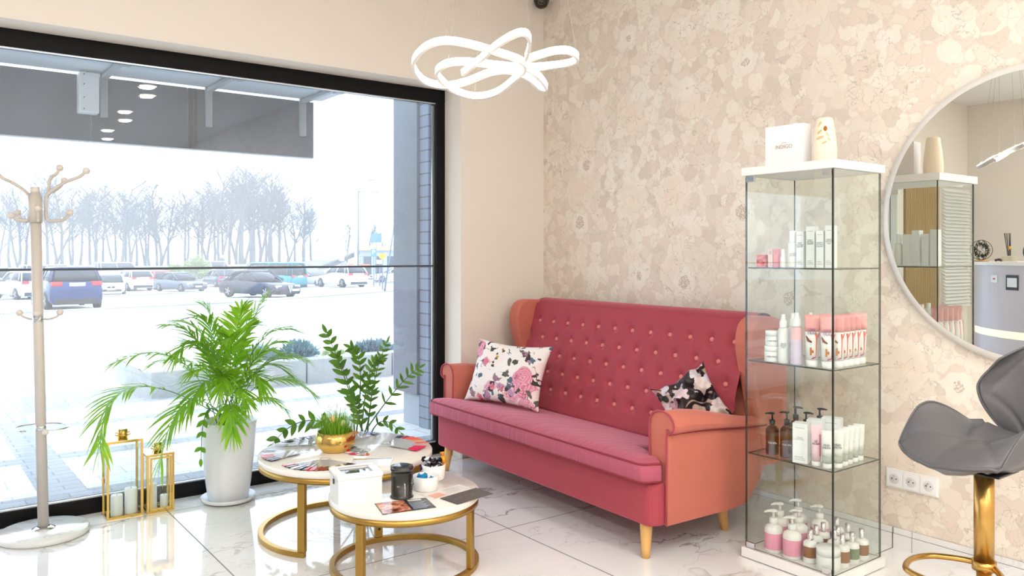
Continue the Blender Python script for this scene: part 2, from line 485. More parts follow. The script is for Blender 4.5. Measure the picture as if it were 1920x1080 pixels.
bands = t.math('MULTIPLY', bands, t.math('LESS_THAN', Y_, 9.3))
br = t.n.new('ShaderNodeTexBrick'); br.inputs['Scale'].default_value = 1; br.inputs['Brick Width'].default_value = .30; br.inputs['Row Height'].default_value = .2
br.inputs['Mortar Size'].default_value = .006; br.inputs['Color1'].default_value = lin((206, 207, 204)); br.inputs['Color2'].default_value = lin((196, 197, 194)); br.inputs['Mortar'].default_value = lin((160, 162, 160))
t.link(v, br.inputs['Vector'])
br2 = t.n.new('ShaderNodeTexBrick'); br2.inputs['Scale'].default_value = 1; br2.inputs['Brick Width'].default_value = .2; br2.inputs['Row Height'].default_value = .1
br2.inputs['Mortar Size'].default_value = .005; br2.inputs['Color1'].default_value = lin((138, 142, 146)); br2.inputs['Color2'].default_value = lin((128, 132, 136)); br2.inputs['Mortar'].default_value = lin((100, 104, 108))
t.link(v, br2.inputs['Vector'])
c = t.mix(bands, br.outputs[0], br2.outputs[0])
road = t.mix(t.noise(v, 1.2, 4), lin((178, 178, 178)), lin((192, 192, 190)))
c = t.mix(t.math('GREATER_THAN', Y_, 14.0), c, road)
gr = t.mix(t.noise(v, .4, 4), lin((120, 136, 96)), lin((146, 150, 118)))
c = t.mix(t.math('GREATER_THAN', Y_, 82.0), c, gr)
c = t.mix(t.math('MULTIPLY', t.noise(v, 60, 3), .12), c, lin((150, 150, 150)))
t.color(c)
xs = [-60, -30, -10, 0, 6, 12, 18, 24, 30, 40, 60, 120, 200]; ys = [4.56, 5, 8, 12, 20, 30, 40, 50, 58, 66, 80, 120, 320]
gm = MB()
vv = [(x, y, gz(x, y)) for x in xs for y in ys]; ff = []
for i in range(len(xs) - 1):
    for j in range(len(ys) - 1):
        a = i * len(ys) + j; ff.append((a, a + len(ys), a + len(ys) + 1, a + 1))
gm.add(vv, ff); struct(gm.build('parking_ground', pav))
conc, t = nmat('concrete', rgb=(176, 176, 170), rough=.85)
v = t.coords(); t.color(t.mix(t.noise(v, 6, 6, .7), lin((160, 160, 154)), lin((126, 127, 124))))
# kerbs across the parking
def kerb(pts, w_, h_, label=None):
    m = MB(); n = 24
    for (x0, y0), (x1, y1) in zip(pts[:-1], pts[1:]):
        d = Vector((x1 - x0, y1 - y0)).normalized(); nn = Vector((-d.y, d.x)) * w_ / 2
        r = []
        for k in range(n + 1):
            x = x0 + (x1 - x0) * k / n; y = y0 + (y1 - y0) * k / n; z = gz(x, y)
            r.append([(x - nn.x, y - nn.y, z - .05), (x + nn.x, y + nn.y, z - .05), (x + nn.x, y + nn.y, z + h_), (x - nn.x, y - nn.y, z + h_)])
        m.loft(r, smooth=False)
    return struct(m.build('kerb', conc))
kerb([(-20, 24.5), (2.48, 31.16), (12.2, 34.8), (22.45, 40.98), (40, 52)], .45, .06)
kerb([(-16, 46.5), (4.17, 52.46), (18.25, 56.64), (34.6, 63.2), (60, 74)], .5, .08)
# outer sill ledge
struct(MB().box((OX0 - .3, 4.56, -.1), (3.6, 4.74, -.005)).build('sill_ledge', mat('granite_sill', (176, 180, 184), .6)))

# facade pillar: render block over a set-back plinth, then dark brick headers
stucco, t = nmat('grey_render', rgb=(122, 126, 130), rough=.9)
v = t.coords(); t.bump(t.noise(v, 160, 3), .5, .004); t.color(t.mix(t.noise(v, 40, 4), lin((112, 118, 122)), lin((90, 96, 102))))
stucco2, t = nmat('light_render', rgb=(150, 156, 160), rough=.9)
v = t.coords(); t.bump(t.noise(v, 160, 3), .5, .004)
brick, t = nmat('blue_grey_brick', rgb=(96, 104, 116), rough=.7)
v = t.coords((1, 1, 1))
s2 = t.n.new('ShaderNodeSeparateXYZ'); t.link(v, s2.inputs[0]); cb = t.n.new('ShaderNodeCombineXYZ'); t.link(s2.outputs[1], cb.inputs[0]); t.link(s2.outputs[2], cb.inputs[1])
bk = t.n.new('ShaderNodeTexBrick'); bk.inputs['Scale'].default_value = 1; bk.inputs['Brick Width'].default_value = .28; bk.inputs['Row Height'].default_value = .0865; bk.offset = 0
bk.inputs['Mortar Size'].default_value = .005; bk.inputs['Color1'].default_value = lin((108, 116, 130)); bk.inputs['Color2'].default_value = lin((98, 106, 120)); bk.inputs['Mortar'].default_value = lin((48, 52, 60))
t.link(cb.outputs[0], bk.inputs['Vector']); t.color(bk.outputs[0]); 
pl = empty('facade_pillar', (3.06, 5.26, -.03), kind='structure')
MB().box((0, 0, .25), (.7, .36, 3.4)).build('render_block', stucco, pl)
MB().box((.04, .0, -.1), (.7, .27, .25)).build('plinth', stucco2, pl)
MB().box((.02, -.135, -.1), (.7, -.0005, 3.4)).build('brick_return', brick, pl)
MB().box((.06, -.71, -.1), (.7, -.136, 3.4)).build('smooth_reveal', mat('reveal_paint', (140, 152, 170), .7), pl)

# canopy over the shopfront with the back of the sign hung from it
can = empty('canopy', (0, 4.6, 2.40), kind='structure')
MB().box((-5, -.02, 0), (2.45, 1.0, .08)).build('canopy_slab', mat('canopy_underside', (190, 200, 206), .6), can)
tr = MB()
for k in range(46): tr.box((-3 + k * .12, 0.0, -.012), (-3 + k * .12 + .11, .018, -.001))
tr.build('canopy_trim', mat('trim_grey', (210, 214, 218), .5), can)
sb = empty('sign_board', (0, 5.6, 1.98), label='dark grey signboard seen from behind, hung under the canopy', cat='sign')
panel_m, t = nmat('sign_back', rgb=(96, 102, 110), rough=.55)
v = t.coords((1, 1, .3)); t.color(t.mix(t.noise(v, 8, 5, .7), lin((74, 84, 96)), lin((54, 62, 74))))
p = MB().box((-5, 0, 0), (.925, .06, .405)); p.box((.933, 0, 0), (1.50, .06, .405)); p.box((1.508, 0, 0), (2.39, .06, .405)); p.build('sign_panel', panel_m, sb)
sd = MB()
for x in (1.515, 1.53, 1.555): sd.cyl((x, -.012, .0), .007, .40, 8)
sd.build('cable_run', mat('dark_cable', (44, 46, 52), .6), sb)
br_m = mat('bracket_grey', (150, 156, 160), .5)
MB().box((-5, -.004, -.004), (2.39, .064, -.0005)).build('edge_strip', br_m, sb)
for x in (.995, 1.635, 2.30, .30 - .65, -1.0, -1.7):
    b = MB(); b.box((x - .022, -.03, .15), (x + .022, -.002, .43)); b.box((x - .016, -.62, .385), (x + .016, -.001, .41)); b.box((x - .03, -.72, .36), (x + .03, -.60, .412))
    b.build('bracket', br_m, sb)
pb = empty('power_supply_box', (.90, 5.55, 2.14), label='white metal box fixed to the back of the signboard', cat='electrical box')
MB().box((-.055, -.06, 0), (.055, .04, .245)).build('housing', mat('box_white', (226, 228, 228), .4), pb, bevel=.006)
for z in (.02, .09, .17, .23): MB().ball((-.03, -.062, z), .004, 8, 6).build('screw', ink, pb)
w = MB().tube(spline([(.0, 0, .24), (-.02, -.02, .29), (-.12, -.03, .30), (-.2, -.05, .31), (-.28, -.09, .32), (-.30, -.12, .36)], 5), .004, 6); w.build('cable', blk_plastic, pb)

# low concrete planter with junipers
plr = empty('planter_wall', (1.86, 8.15, gz(3, 8.15)), kind='structure')
m = MB(); x = 0
for wdt in (.55, 1.0, 1.02, 1.0, 1.0, 1.0): m.box((x, 0, -.1), (x + wdt - .012, .22, .255)); x += wdt
m.box((0, .2, -.1), (x, 1.6, .22))
m.build('concrete_block', conc, plr, bevel=.01)
soil = MB().grid(lambda a, b: (x * a, .22 + 1.38 * b, .225 + .02 * mnoise.noise(Vector((a * 20, b * 8, 0)))), 40, 12)
soil.build('gravel_bed', mat('gravel', (206, 204, 194), .9), plr)
jun, t = nmat('juniper_needles', rgb=(96, 132, 138), rough=.8)
v = t.coords(); t.color(t.mix(t.noise(v, 30, 3), lin((120, 152, 156)), lin((72, 104, 108))))
def bush(name, c, rx, ry, rz_, n, lf, m, label, cat, seed, up=.6, stem=True):
    rnd = random.Random(seed); b = MB()
    for k in range(n):
        a = rnd.uniform(0, 2 * PI); e = math.asin(rnd.uniform(.02, 1)); q = rnd.uniform(.55, 1.0)
        d = Vector((math.cos(a) * math.cos(e), math.sin(a) * math.cos(e), math.sin(e)))
        bump_ = 1 + .28 * mnoise.noise(d * 2.4 + Vector((seed, 0, 0)))
        p = Vector((d.x * rx, d.y * ry, d.z * rz_)) * q * bump_
        dd = (d + Vector((0, 0, up)) + Vector([rnd.uniform(-.5, .5) for _ in range(3)])).normalized()
        s_ = dd.orthogonal().normalized() * lf * .22
        s_.rotate(Matrix.Rotation(rnd.uniform(0, PI), 3, dd)) if hasattr(s_, 'rotate') else None
        L = lf * rnd.uniform(.6, 1.2)
        b.add([p - s_, p + s_, p + dd * L * .6 + s_ * .8, p + dd * L, p + dd * L * .6 - s_ * .8], [(0, 1, 2, 3, 4)])
    if stem:
        o = empty(name, c, label=label, cat=cat)
        b.build('foliage', m, o); s = MB()
        for k in range(5): a = k * 1.26; s.tube([(0, 0, 0), (math.cos(a) * rx * .3, math.sin(a) * ry * .3, rz_ * .5)], [.012 * max(1, rz_ * 3), .005], 6)
        s.build('stem', mat('bark', (96, 82, 70), .9), o)
        return o
zt = plr.location.z + .235
bush('juniper_shrub', (3.02, 8.52, zt), .25, .16, .12, 900, .055, jun, 'small blue-green juniper shrub at the left end of the planter beds', 'shrub', 2)
bush('juniper_shrub', (3.46, 8.5, zt), .20, .16, .17, 1000, .055, jun, 'pointed blue-green juniper shrub beside the palm, taller of the left pair', 'shrub', 3)
bush('juniper_shrub', (4.35, 8.5, zt), .27, .16, .12, 1200, .05, jun, 'low spreading blue-green juniper shrub beside the facade pillar', 'shrub', 4)
bush('ground_cover_plant', (3.86, 8.48, zt), .14, .12, .05, 250, .04, mat('sedum', (168, 184, 130), .8), 'small pale green plant in the gravel between the juniper shrubs', 'plant', 5)

# ---- cars
tyre = mat('tyre', (26, 26, 28), .8); rim = mat('rim', (170, 174, 180), .3, .8); carglass = mat('car_glass', (34, 44, 54), .08)
lampm = mat('headlamp', (225, 230, 235), .15); redl = mat('tail_lamp', (190, 40, 50), .3); plate_m = mat('number_plate', (235, 236, 236), .5); dark_tr = mat('dark_trim', (30, 32, 36), .5)
def car(x, y, heading, kind, colr, label, name='car', scale=1.0, grille='bar', cname=None, z=None):
    paint = mat('paint_' + cname, colr, .25, .2)
    L, W, Hh = {'suv': (4.4, 1.84, 1.62), 'sedan': (4.5, 1.78, 1.42), 'hatch': (3.9, 1.7, 1.46), 'van': (4.9, 1.9, 1.96)}[kind]
    zg = gz(x, y) if z is None else z
    e = empty(name, (x, y, zg), heading, label, 'car'); e.scale = (scale,) * 3
    hw = W / 2; gc = .2 if kind != 'suv' else .24
    # stations of the lower body, +x is the front: (x, z_top, half width)
    belt = {'suv': 1.12, 'sedan': .90, 'hatch': .92, 'van': 1.10}[kind]
    front = {'suv': .72, 'sedan': .60, 'hatch': .64, 'van': .80}[kind]
    rear = {'suv': 1.1, 'sedan': .92, 'hatch': .95, 'van': 1.1}[kind]
    hood = {'suv': (.17, .95), 'sedan': (.15, .84), 'hatch': (.2, .86), 'van': (.3, 1.0)}[kind]
    st = [(-.5, rear - .3, .80), (-.49, rear - .08, .90), (-.46, rear, .96), (-.3, belt, 1), (0, belt, 1), (hood[0], hood[1], 1), (.38, hood[1] - .1, .98), (.46, front + .08, .93), (.49, front - .05, .86), (.5, front - .2, .80)]
    rings = []
    for fx, zt_, wf in st:
        w_ = hw * wf; X = fx * L
        rings.append([(X, -w_ * .9, gc), (X, -w_, gc + .16), (X, -w_, zt_ * .72), (X, -w_ * .94, zt_ - .03), (X, -w_ * .8, zt_), (X, w_ * .8, zt_), (X, w_ * .94, zt_ - .03), (X, w_, zt_ * .72), (X, w_, gc + .16), (X, w_ * .9, gc)])
    MB().loft(rings).build('body', paint, e)
    # glasshouse
    cab = {'suv': (-.47, -.40, .04, .20), 'sedan': (-.40, -.22, .02, .20), 'hatch': (-.48, -.38, .05, .24), 'van': (-.49, -.46, .27, .38)}[kind]
    b0, r0, r1, b1 = [q * L for q in cab]
    zr = Hh - .04
    def ringz(z, xa, xb, w_):
        return [(xa, -w_ * .86, z), (xa, w_ * .86, z), (xa + .12, w_, z), (xb - .15, w_, z), (xb, w_ * .84, z), (xb, -w_ * .84, z), (xb - .15, -w_, z), (xa + .12, -w_, z)]
    MB().loft([ringz(belt - .05, b0, b1, hw * .93), ringz(zr - .02, r0, r1, hw * .76)]).build('window_glass', carglass, e)
    MB().loft([ringz(zr - .05, r0 - .02, r1 + .03, hw * .785), ringz(zr + .01, r0, r1, hw * .76), ringz(Hh, r0 + .12, r1 - .12, hw * .66)]).build('roof', paint, e)
    for s_ in (-1, 1):
        for (xa, xb) in ((b0 + .02, r0 + .02), (b1, r1), ((b0 + b1) / 2 + .1, (r0 + r1) / 2 + .1), (b0 + .45, r0 + .3)):
            MB().tube([(xa, s_ * hw * .90, belt - .02), (xb, s_ * hw * .765, zr - .02)], .035, 6).build('pillar', paint, e)
    rw = .33 if kind != 'suv' else .36
    for sx_ in (-.31, .315):
        for s_ in (-1, 1):
            Mx = Matrix.Translation((sx_ * L, s_ * (hw - .1), rw)) @ Matrix.Rotation(PI / 2 * -s_, 4, 'X')
            wo_ = MB().lathe([(.0, -.1), (rw * .9, -.1), (rw, -.07), (rw, .08), (rw * .9, .11), (rw * .66, .115)], 24, M=Mx).build('wheel', tyre, e)
            rm = MB().lathe([(rw * .66, .112), (rw * .6, .08), (.05, .10), (0, .11)], 24, M=Mx)
            for q in range(5):
                rm.box((.03, -.025, .09), (rw * .62, .025, .118), M=Mx @ Matrix.Rotation(q * 2 * PI / 5, 4, 'Z'))
            rm.build('rim', rim, wo_)
    for s_ in (-1, 1):
        MB().cbox((L * .463, s_ * hw * .70, front + .0), (.14, .34, .13)).build('headlight', lampm, e, bevel=.03)
        MB().cbox((-L * .482, s_ * hw * .72, rear - .1), (.14, .36, .16)).build('tail_light', redl, e, bevel=.03)
        MB().ball((b1 - .25, s_ * (hw + .07), belt + .05), .09, 10, 8, (.7, 1, .75)).build('door_mirror', paint, e)
    MB().cbox((L * .497, 0, gc + .14), (.06, W * .72, .16)).build('bumper', dark_tr, e, bevel=.02); MB().cbox((-L * .497, 0, gc + .12), (.06, W * .8, .2)).build('bumper', dark_tr, e, bevel=.02)
    if grille == 'tri':
        tm = MB(); Mg = frame_M((L * .5 + .01, 0, .5), (0, 1, 0), (0, 0, 1))
        tm.prism([(-.17, .16), (.17, .16), (0, -.24)], -.05, .03, M=Mg); tm.build('grille', mat('chrome_dull', (190, 194, 200), .25, .9), e)
        ts = MB()
        for q in range(4): wq = .12 - q * .033; ts.prism([(-wq, .12 - q * .08), (wq, .12 - q * .08), (wq - .015, .09 - q * .08), (-wq + .015, .09 - q * .08)], .03, .036, M=Mg)
        ts.build('grille_slot', dark_tr, e)
    elif grille == 'kidney':
        tm = MB()
        for s_ in (-1, 1): tm.cbox((L * .497, s_ * .13, .56), (.06, .22, .12))
        tm.build('grille', dark_tr, e, bevel=.03)
    else:
        MB().cbox((L * .488, 0, front - .06), (.08, W * .42, .14)).build('grille', dark_tr, e, bevel=.02)
    py_ = (.36 if grille == 'tri' else 0)
    MB().cbox((L * .505 + .02, py_, .42), (.02, .5, .11)).build('number_plate', plate_m, e)
    MB().cbox((-L * .5 + .005, 0, rear - .12 if kind != 'sedan' else .62), (.03, .52, .12)).build('number_plate', plate_m, e)
    return e
away = math.atan2(34.7, 5.4)
blue_suv = car(5.0, 35.6, R(92), 'suv', (10, 44, 92), 'dark blue SUV parked with its rear to the window, left of the palm', cname='blue', scale=1.0)
car(5.4, 53.6, R(104), 'suv', (196, 200, 206), 'silver SUV with its rear to us, behind the coat stand pole', cname='silver_a')
car(3.9, 62, R(20), 'van', (205, 214, 226), 'white and blue van at the far left edge of the car park', name='van', cname='white_van')
car(11.5, 62.0, R(-100), 'sedan', (214, 216, 220), 'white saloon facing the window, just right of the blue SUV', cname='white_a', grille='kidney')
car(14.4, 69.5, R(100), 'suv', (222, 224, 228), 'white SUV standing right behind the white saloon', cname='white_b')
car(17.0, 70.5, R(-95), 'hatch', (180, 30, 40), 'small red car left of the grey saloon', cname='red')
car(16.3, 62.6, R(-72), 'sedan', (84, 96, 110), 'slate grey saloon facing the window in the middle row', cname='slate')
car(21.6, 70.6, R(95), 'hatch', (50, 66, 92), 'small dark blue hatchback right of the slate grey saloon', cname='navy')
car(14.6, 41.1, R(-68), 'sedan', (34, 40, 60), 'dark blue saloon with a triangular chrome grille, nearest of the front-facing cars', cname='midnight', grille='tri', scale=.98)
car(20.6, 55.6, R(122), 'van', (20, 122, 128), 'teal van parked behind the dark blue saloon', name='van', cname='teal', scale=1.0)
car(26.3, 64.0, R(-30), 'sedan', (150, 152, 156), 'silver grey saloon between the teal van and the white SUV', cname='silver_b')
car(26.0, 55.8, R(100), 'suv', (228, 230, 232), 'white SUV at the right with red tail lights, under the street lamp', cname='white_c')
car(36.8, 67.5, R(170), 'sedan', (222, 224, 228), 'white car half hidden by the facade pillar', cname='white_d')
car(18.6, 97, R(10), 'van', (226, 228, 230), 'white van far off beyond the slate grey saloon', name='van', cname='white_e')
car(10.5, 84, R(5), 'van', (226, 228, 230), 'white van far off above the blue SUV', name='van', cname='white_f')
car(27.5, 93, R(5), 'van', (226, 228, 230), 'white van far off left of the teal van', name='van', cname='white_g')

# ---- bare trees
bark, t = nmat('tree_bark', rgb=(78, 80, 86), rough=.9)
def tree_mesh(seed, Ht):
    rnd = random.Random(seed); m = MB()
    def br_(p, d, L, r, lvl):
        n = 4 if lvl < 2 else 3; pts = [p]; q = p.copy(); dd = d.copy()
        for k in range(n):
            dd = (dd + Vector([rnd.uniform(-.16, .16) for _ in range(3)]) + Vector((0, 0, .05))).normalized(); q = q + dd * L / n; pts.append(q.copy())
        m.tube(pts, [r * (1 - .7 * k / n) for k in range(n + 1)], 4 if lvl else 6)
        if lvl < 3:
            cnt = (17, 6, 4)[lvl]
            for k in range(cnt):
                f = rnd.uniform(.35 if lvl == 0 else .25, 1); i = min(int(f * n), n - 1); pp = pts[i].lerp(pts[i + 1], f * n - i)
                a = rnd.uniform(0, 2 * PI); s_ = Vector((math.cos(a), math.sin(a), rnd.uniform(.25, .9))).normalized()
                br_(pp, (s_ + dd * .4).normalized(), L * (rnd.uniform(.22, .36) * (1.25 - .5 * f) if lvl == 0 else rnd.uniform(.35, .6)), max(r * (.32 if lvl == 0 else .5), .016), lvl + 1)
    br_(Vector((0, 0, 0)), Vector((0, 0, 1)), Ht, .22, 0)
    if rnd.random() < .5: br_(Vector((0, 0, Ht * .12)), Vector((.2 * rnd.choice((-1, 1)), .1, 1)).normalized(), Ht * .85, .17, 0)
    return m.mesh('bare_tree', bark)
tms = [tree_mesh(s_, 10.5) for s_ in (11, 12, 13, 14, 15)]
rnd = random.Random(5)
def tree_at(px, D, h, k, label, group):
    l = (px - 960) / 1515; X = (.6006 + .7996 * l) * D; Y = (.7996 - .6006 * l) * D
    o = bpy.data.objects.new('bare_tree', tms[k % 5]); COL.objects.link(o); o.location = (X, Y, gz(X, Y) - .05); s_ = h / 10.5; o.scale = (s_, s_, s_); o.rotation_euler = (0, 0, rnd.uniform(0, 6.28))
    tag(o, label, 'tree', group)
k = 0
def row(p0, p1, n, hts, D0, where):
    global k
    for i in range(n):
        px = p0 + (p1 - p0) * (i + rnd.uniform(.25, .75)) / n
        tree_at(px, D0 + rnd.uniform(-8, 8), hts * rnd.uniform(.9, 1.08), k, 'tall bare winter tree in the row ' + where, 'bare trees ' + where); k += 1
row(-30, 60, 5, 10.6, 112, 'left of the coat stand pole')
row(80, 205, 8, 11.2, 112, 'just right of the coat stand pole')
row(205, 322, 10, 10.8, 112, 'above the white and red cars')
row(345, 395, 4, 11.0, 112, 'above the green willow')
row(398, 530, 14, 12.2, 112, 'above the teal van and palm')
row(532, 592, 4, 9.2, 108, 'at the right end of the grove')
tree_at(652, 100, 6.2, 2, 'small bare tree just left of the street lamp mast', None)
tree_at(690, 104, 6.4, 4, 'small bare tree behind the blue parking sign', None)
tree_at(722, 104, 4.4, 1, 'smallest bare tree behind the leaning white pole', None)
# low hedges far behind
hedge = mat('hedge_brown', (126, 122, 116), .95)
def lump(name, x, y, rx, ry, h, m, label, cat, seed):
    b = MB()
    def fn(a, c_):
        th = a * 2 * PI; ph = c_ * PI / 2; d = Vector((math.cos(th) * math.cos(ph), math.sin(th) * math.cos(ph), math.sin(ph)))
        s_ = 1 + .2 * mnoise.noise(d * 3 + Vector((seed, 0, 0))) + .08 * mnoise.noise(d * 11)
        return (d.x * rx * s_, d.y * ry * s_, d.z * h * s_)
    b.grid(fn, 48, 14); o = b.build(name, m, loc=(x, y, gz(x, y) - .05)); tag(o, label, cat); return o
lump('hedge', 22, 100, 26, 3, 1.5, hedge, 'low brown-grey hedge running behind the parked cars', 'hedge', 1)
lump('hedge', 40, 92, 7, 3, 1.8, hedge, 'rounded brown hedge behind the silver grey saloon', 'hedge', 2)
lump('hedge', 17.2, 78, 1.5, 1.2, .9, hedge, 'small brown shrub mound behind the red car', 'shrub', 3)
wil, t = nmat('willow_green', rgb=(150, 168, 96), rough=.9)
v = t.coords(); t.color(t.mix(t.noise(v, 3, 3), lin((168, 182, 110)), lin((122, 142, 84))))
def at_px(px, D): l = (px - 960) / 1515; return ((.6006 + .7996 * l) * D, (.7996 - .6006 * l) * D)
X, Y = at_px(369, 85); bush('willow_tree', (X, Y, gz(X, Y) + .4), 1.5, 1.5, 2.1, 2600, .28, wil, 'round yellow-green willow below the bare trees', 'tree', 8, up=-.6)
X, Y = at_px(327, 88); bush('willow_tree', (X, Y, gz(X, Y) + .2), 1.2, 1.2, 1.4, 1500, .26, wil, 'lower duller green bush left of the round willow', 'shrub', 9, up=-.4)

# ---- added scatter volume imitating overexposure bloom over the far car park and the trees
hz_m = bpy.data.materials.new('bloom_veil'); hz_m.use_nodes = True; t = NT(hz_m); t.n.clear(); ho = t.n.new('ShaderNodeOutputMaterial'); vs_ = t.n.new('ShaderNodeVolumeScatter')
vs_.inputs['Color'].default_value = (.93, .97, 1, 1); vs_.inputs['Density'].default_value = .0042; t.link(vs_.outputs[0], ho.inputs['Volume'])
hz = MB().box((-90, 28, -4), (140, 190, 45)).build('bloom_veil', hz_m); hz['kind'] = 'stuff'; hz['label'] = 'added pale veil imitating overexposure bloom over the far car park and the bare trees'; hz['category'] = 'bloom_veil'
# ---- street furniture
pole_m = mat('galvanised', (108, 122, 138), .5, .3)
def lampost(x, y, Ht, arm, label, curved=True, r=.09, colr=None):
    e = empty('street_lamp', (x, y, gz(x, y)), label=label, cat='street lamp'); m_ = colr or pole_m
    MB().tube([(0, 0, 0), (0, 0, Ht)], [r, r * .6], 10).build('mast', m_, e)
    ax = Vector((.7996, -.6006, 0)) * arm
    if curved: MB().tube(bez((0, 0, Ht - .02), (ax.x * .25, ax.y * .25, Ht + .55), (ax.x, ax.y, Ht + .6), 8), .04, 6).build('arm', m_, e); zt_ = Ht + .58
    else: MB().tube([(0, 0, Ht - .1), (ax.x, ax.y, Ht - .12)], .04, 6).build('arm', m_, e); zt_ = Ht - .12
    Mx = frame_M((ax.x, ax.y, zt_), ax, (0, 0, 1)); MB().ball((.2, 0, 0), .32, 12, 8, (1, .14, .4), M=Mx).build('lamp_head', mat('lamp_grey', (110, 126, 142), .5), e)
    return e
lampost(27.65, 56.78, 7.6, 1.0, 'tall white street lamp with a curved arm above the white SUV', True, .12, mat('pole_white', (232, 232, 228), .5))
lampost(28.95, 59.0, 7.6, 1.3, 'grey street lamp with a straight arm, right of the white lamp mast', False)
X, Y = at_px(649, 96); lampost(X, Y, 10.4, .5, 'far street lamp with a small head left of the white mast', False, .035)
lp = empty('flag_pole', (21.35, 40.25, gz(21.35, 40.25)), label='white pole leaning beside the facade pillar', cat='pole')
MB().tube([(0, 0, 0), (.55, -.45, 4.9)], [.05, .035], 8).build('shaft', pole_m, lp)
MB().ball((.55, -.45, 4.93), .06, 8, 6).build('finial', pole_m, lp)
def sign(x, y, zc, w_, h_, m_, label, post=True, txt=None, shape=None, tm=None):
    zg = gz(x, y); e = empty('road_sign', (x, y, zg), R(53.09 - 90), label, 'sign')
    if post: MB().cyl((0, .05, 0), .04, zc - zg + h_ / 2, 8).build('post', pole_m, e)
    b = MB()
    Mx = Matrix.Translation((0, 0, zc - zg)) @ Matrix.Rotation(PI / 2, 4, 'X')
    if shape: b.prism(shape, -.02, .02, M=Mx)
    else: b.box((-w_ / 2, -h_ / 2, -.02), (w_ / 2, h_ / 2, .02), M=Mx)
    b.build('sign_face', m_, e)
    if txt: text('lettering', txt, h_ * .9, tm or white_paint, e, Mx @ Matrix.Translation((0, 0, .025)))
    return e
blue_s = mat('sign_blue', (60, 130, 200), .5); yel_s = mat('sign_yellow', (255, 196, 0), .5)
sign(27.9, 54.3, 1.45, .42, .55, blue_s, 'blue parking sign with a white P', txt='P')
sign(23.62, 44.8, 1.17, .5, .5, yel_s, 'yellow triangular sign pointing down, in front of the shop', shape=[(-.27, .17), (.27, .17), (.2, -.05), (0, -.2), (-.2, -.05)])
sign(32.6, 63.0, 2.75, .95, .8, mat('sign_steel', (78, 124, 150), .5), 'steel blue board sign on a post above the shop roof')
sign(28.3, 54.1, .75, .45, .3, white_paint, 'small white plate under the blue parking sign')
sign(27.8, 59.6, 1.0, .4, .4, white_paint, 'small white sign left of the white street lamp mast')
sign(19.0, 61.0, 1.15, .5, .22, white_paint, 'small white plate on a post left of the dark blue saloon')
# shop building
X, Y = at_px(700, 82); sh = empty('shop_building', (X, Y, gz(X, Y)), R(53.09 - 90), 'single-storey shop with an orange fascia and a dark lean-to roof', 'building')
MB().box((-1.4, 0, 0), (6, 6, 3.0)).build('wall', mat('shop_wall', (166, 184, 202), .7), sh)
MB().box((-1.8, -.8, 3.0), (6.4, 6.2, 3.35)).build('fascia', mat('shop_fascia', (226, 178, 110), .6), sh)
rf = MB(); rf.prism([(-5.6, 1.1), (-1.5, 2.9), (-1.5, 3.05), (-5.7, 1.25)], 0, 5, M=Matrix.Rotation(PI / 2, 4, 'X') @ Matrix.Translation((0, 0, -5))); rf.build('roof', mat('shop_roof', (96, 104, 108), .8), sh)
for x in (-1.0, .2, 1.4): MB().box((x, -.02, .4), (x + .8, .0, 2.4)).build('window', carglass, sh)
MB().box((-2.4, -.75, 1.3), (-.2, -.65, 1.6)).build('awning', mat('awning_orange', (236, 120, 60), .6), sh)
rl = MB()
for q in range(9): rl.box((-1.4 + q * .22, -.9, 1.6), (-1.36 + q * .22, -.86, 2.4))
rl.box((-1.4, -.9, 2.36), (.4, -.86, 2.42)); rl.build('railing', pole_m, sh)
MB().box((3.2, -.03, .3), (3.7, 0, 2.6)).build('door', mat('shop_door', (120, 136, 150), .5), sh)

# ================================================================== INDOORS
# ------------------------------------------------------------------ sofa
def velvet(name, rgb, edge):
    m, t = nmat(name, rgb=rgb, rough=.75)
    b = t.bsdf; b.inputs['Sheen Weight'].default_value = .55; b.inputs['Sheen Roughness'].default_value = .4; b.inputs['Sheen Tint'].default_value = lin(edge)
    b.inputs['Specular IOR Level'].default_value = .2
    v = t.coords(); n = t.noise(v, 7, 4, .6)
    t.color(t.mix(t.math('MULTIPLY', n, .5), lin(rgb), lin(tuple(int(c * .78) for c in rgb))))
    t.bump(t.noise(v, 40, 4), .08, .004)
    return m
velv = velvet('rose_velvet', (178, 74, 86), (250, 170, 185))
velv_seat = velvet('cool_lit_seat_velvet', (186, 92, 112), (250, 185, 205))  # same fabric, cool window light on the seat put into the colour
tt = NT(velv_seat); v = tt.coords((1, 1, 1)); mp = tt.n.new('ShaderNodeMapping'); mp.inputs['Rotation'].default_value = (0, 0, R(38)); mp.inputs['Scale'].default_value = (1.2, 7, .3); tt.link(v, mp.inputs['Vector'])
tt.bump(tt.noise(mp.outputs[0], 4.5, 3, .5, .8), .5, .014)
velv_arm = velvet('warm_lit_velvet', (206, 118, 101), (255, 190, 180))  # same fabric again, warm room light on arms and wings tinted in
piping = mat('piping_dark', (140, 44, 52), .8)
SOFA = empty('sofa', (2.45, 2.30, 0), 0, 'rose velvet wingback sofa with a button-tufted back and beech legs, against the floral wall', 'sofa')
th = R(2.2)
SOFA.rotation_euler = (0, 0, 0)
SM = Matrix(((math.cos(th), math.sin(th), 0, 0), (-math.sin(th), math.cos(th), 0, 0), (0, 0, 1, 0), (0, 0, 0, 1)))
# local frame of every sofa part: x = depth b (front to wall), y = length a (near end to window), z up
def sof(mb, name, m, bevel=0, seg=3, parent=SOFA, sub=0):
    mb.v = [tuple(SM @ Vector(p)) for p in mb.v]
    return mb.build(name, m, parent, bevel=bevel, seg=seg, sub=sub)
b = MB(); pl_ = rrect(0, .005, .62, 1.815, .05, 6)
b.prism(pl_, .145, .325); sof(b, 'front_base', velv, .012)
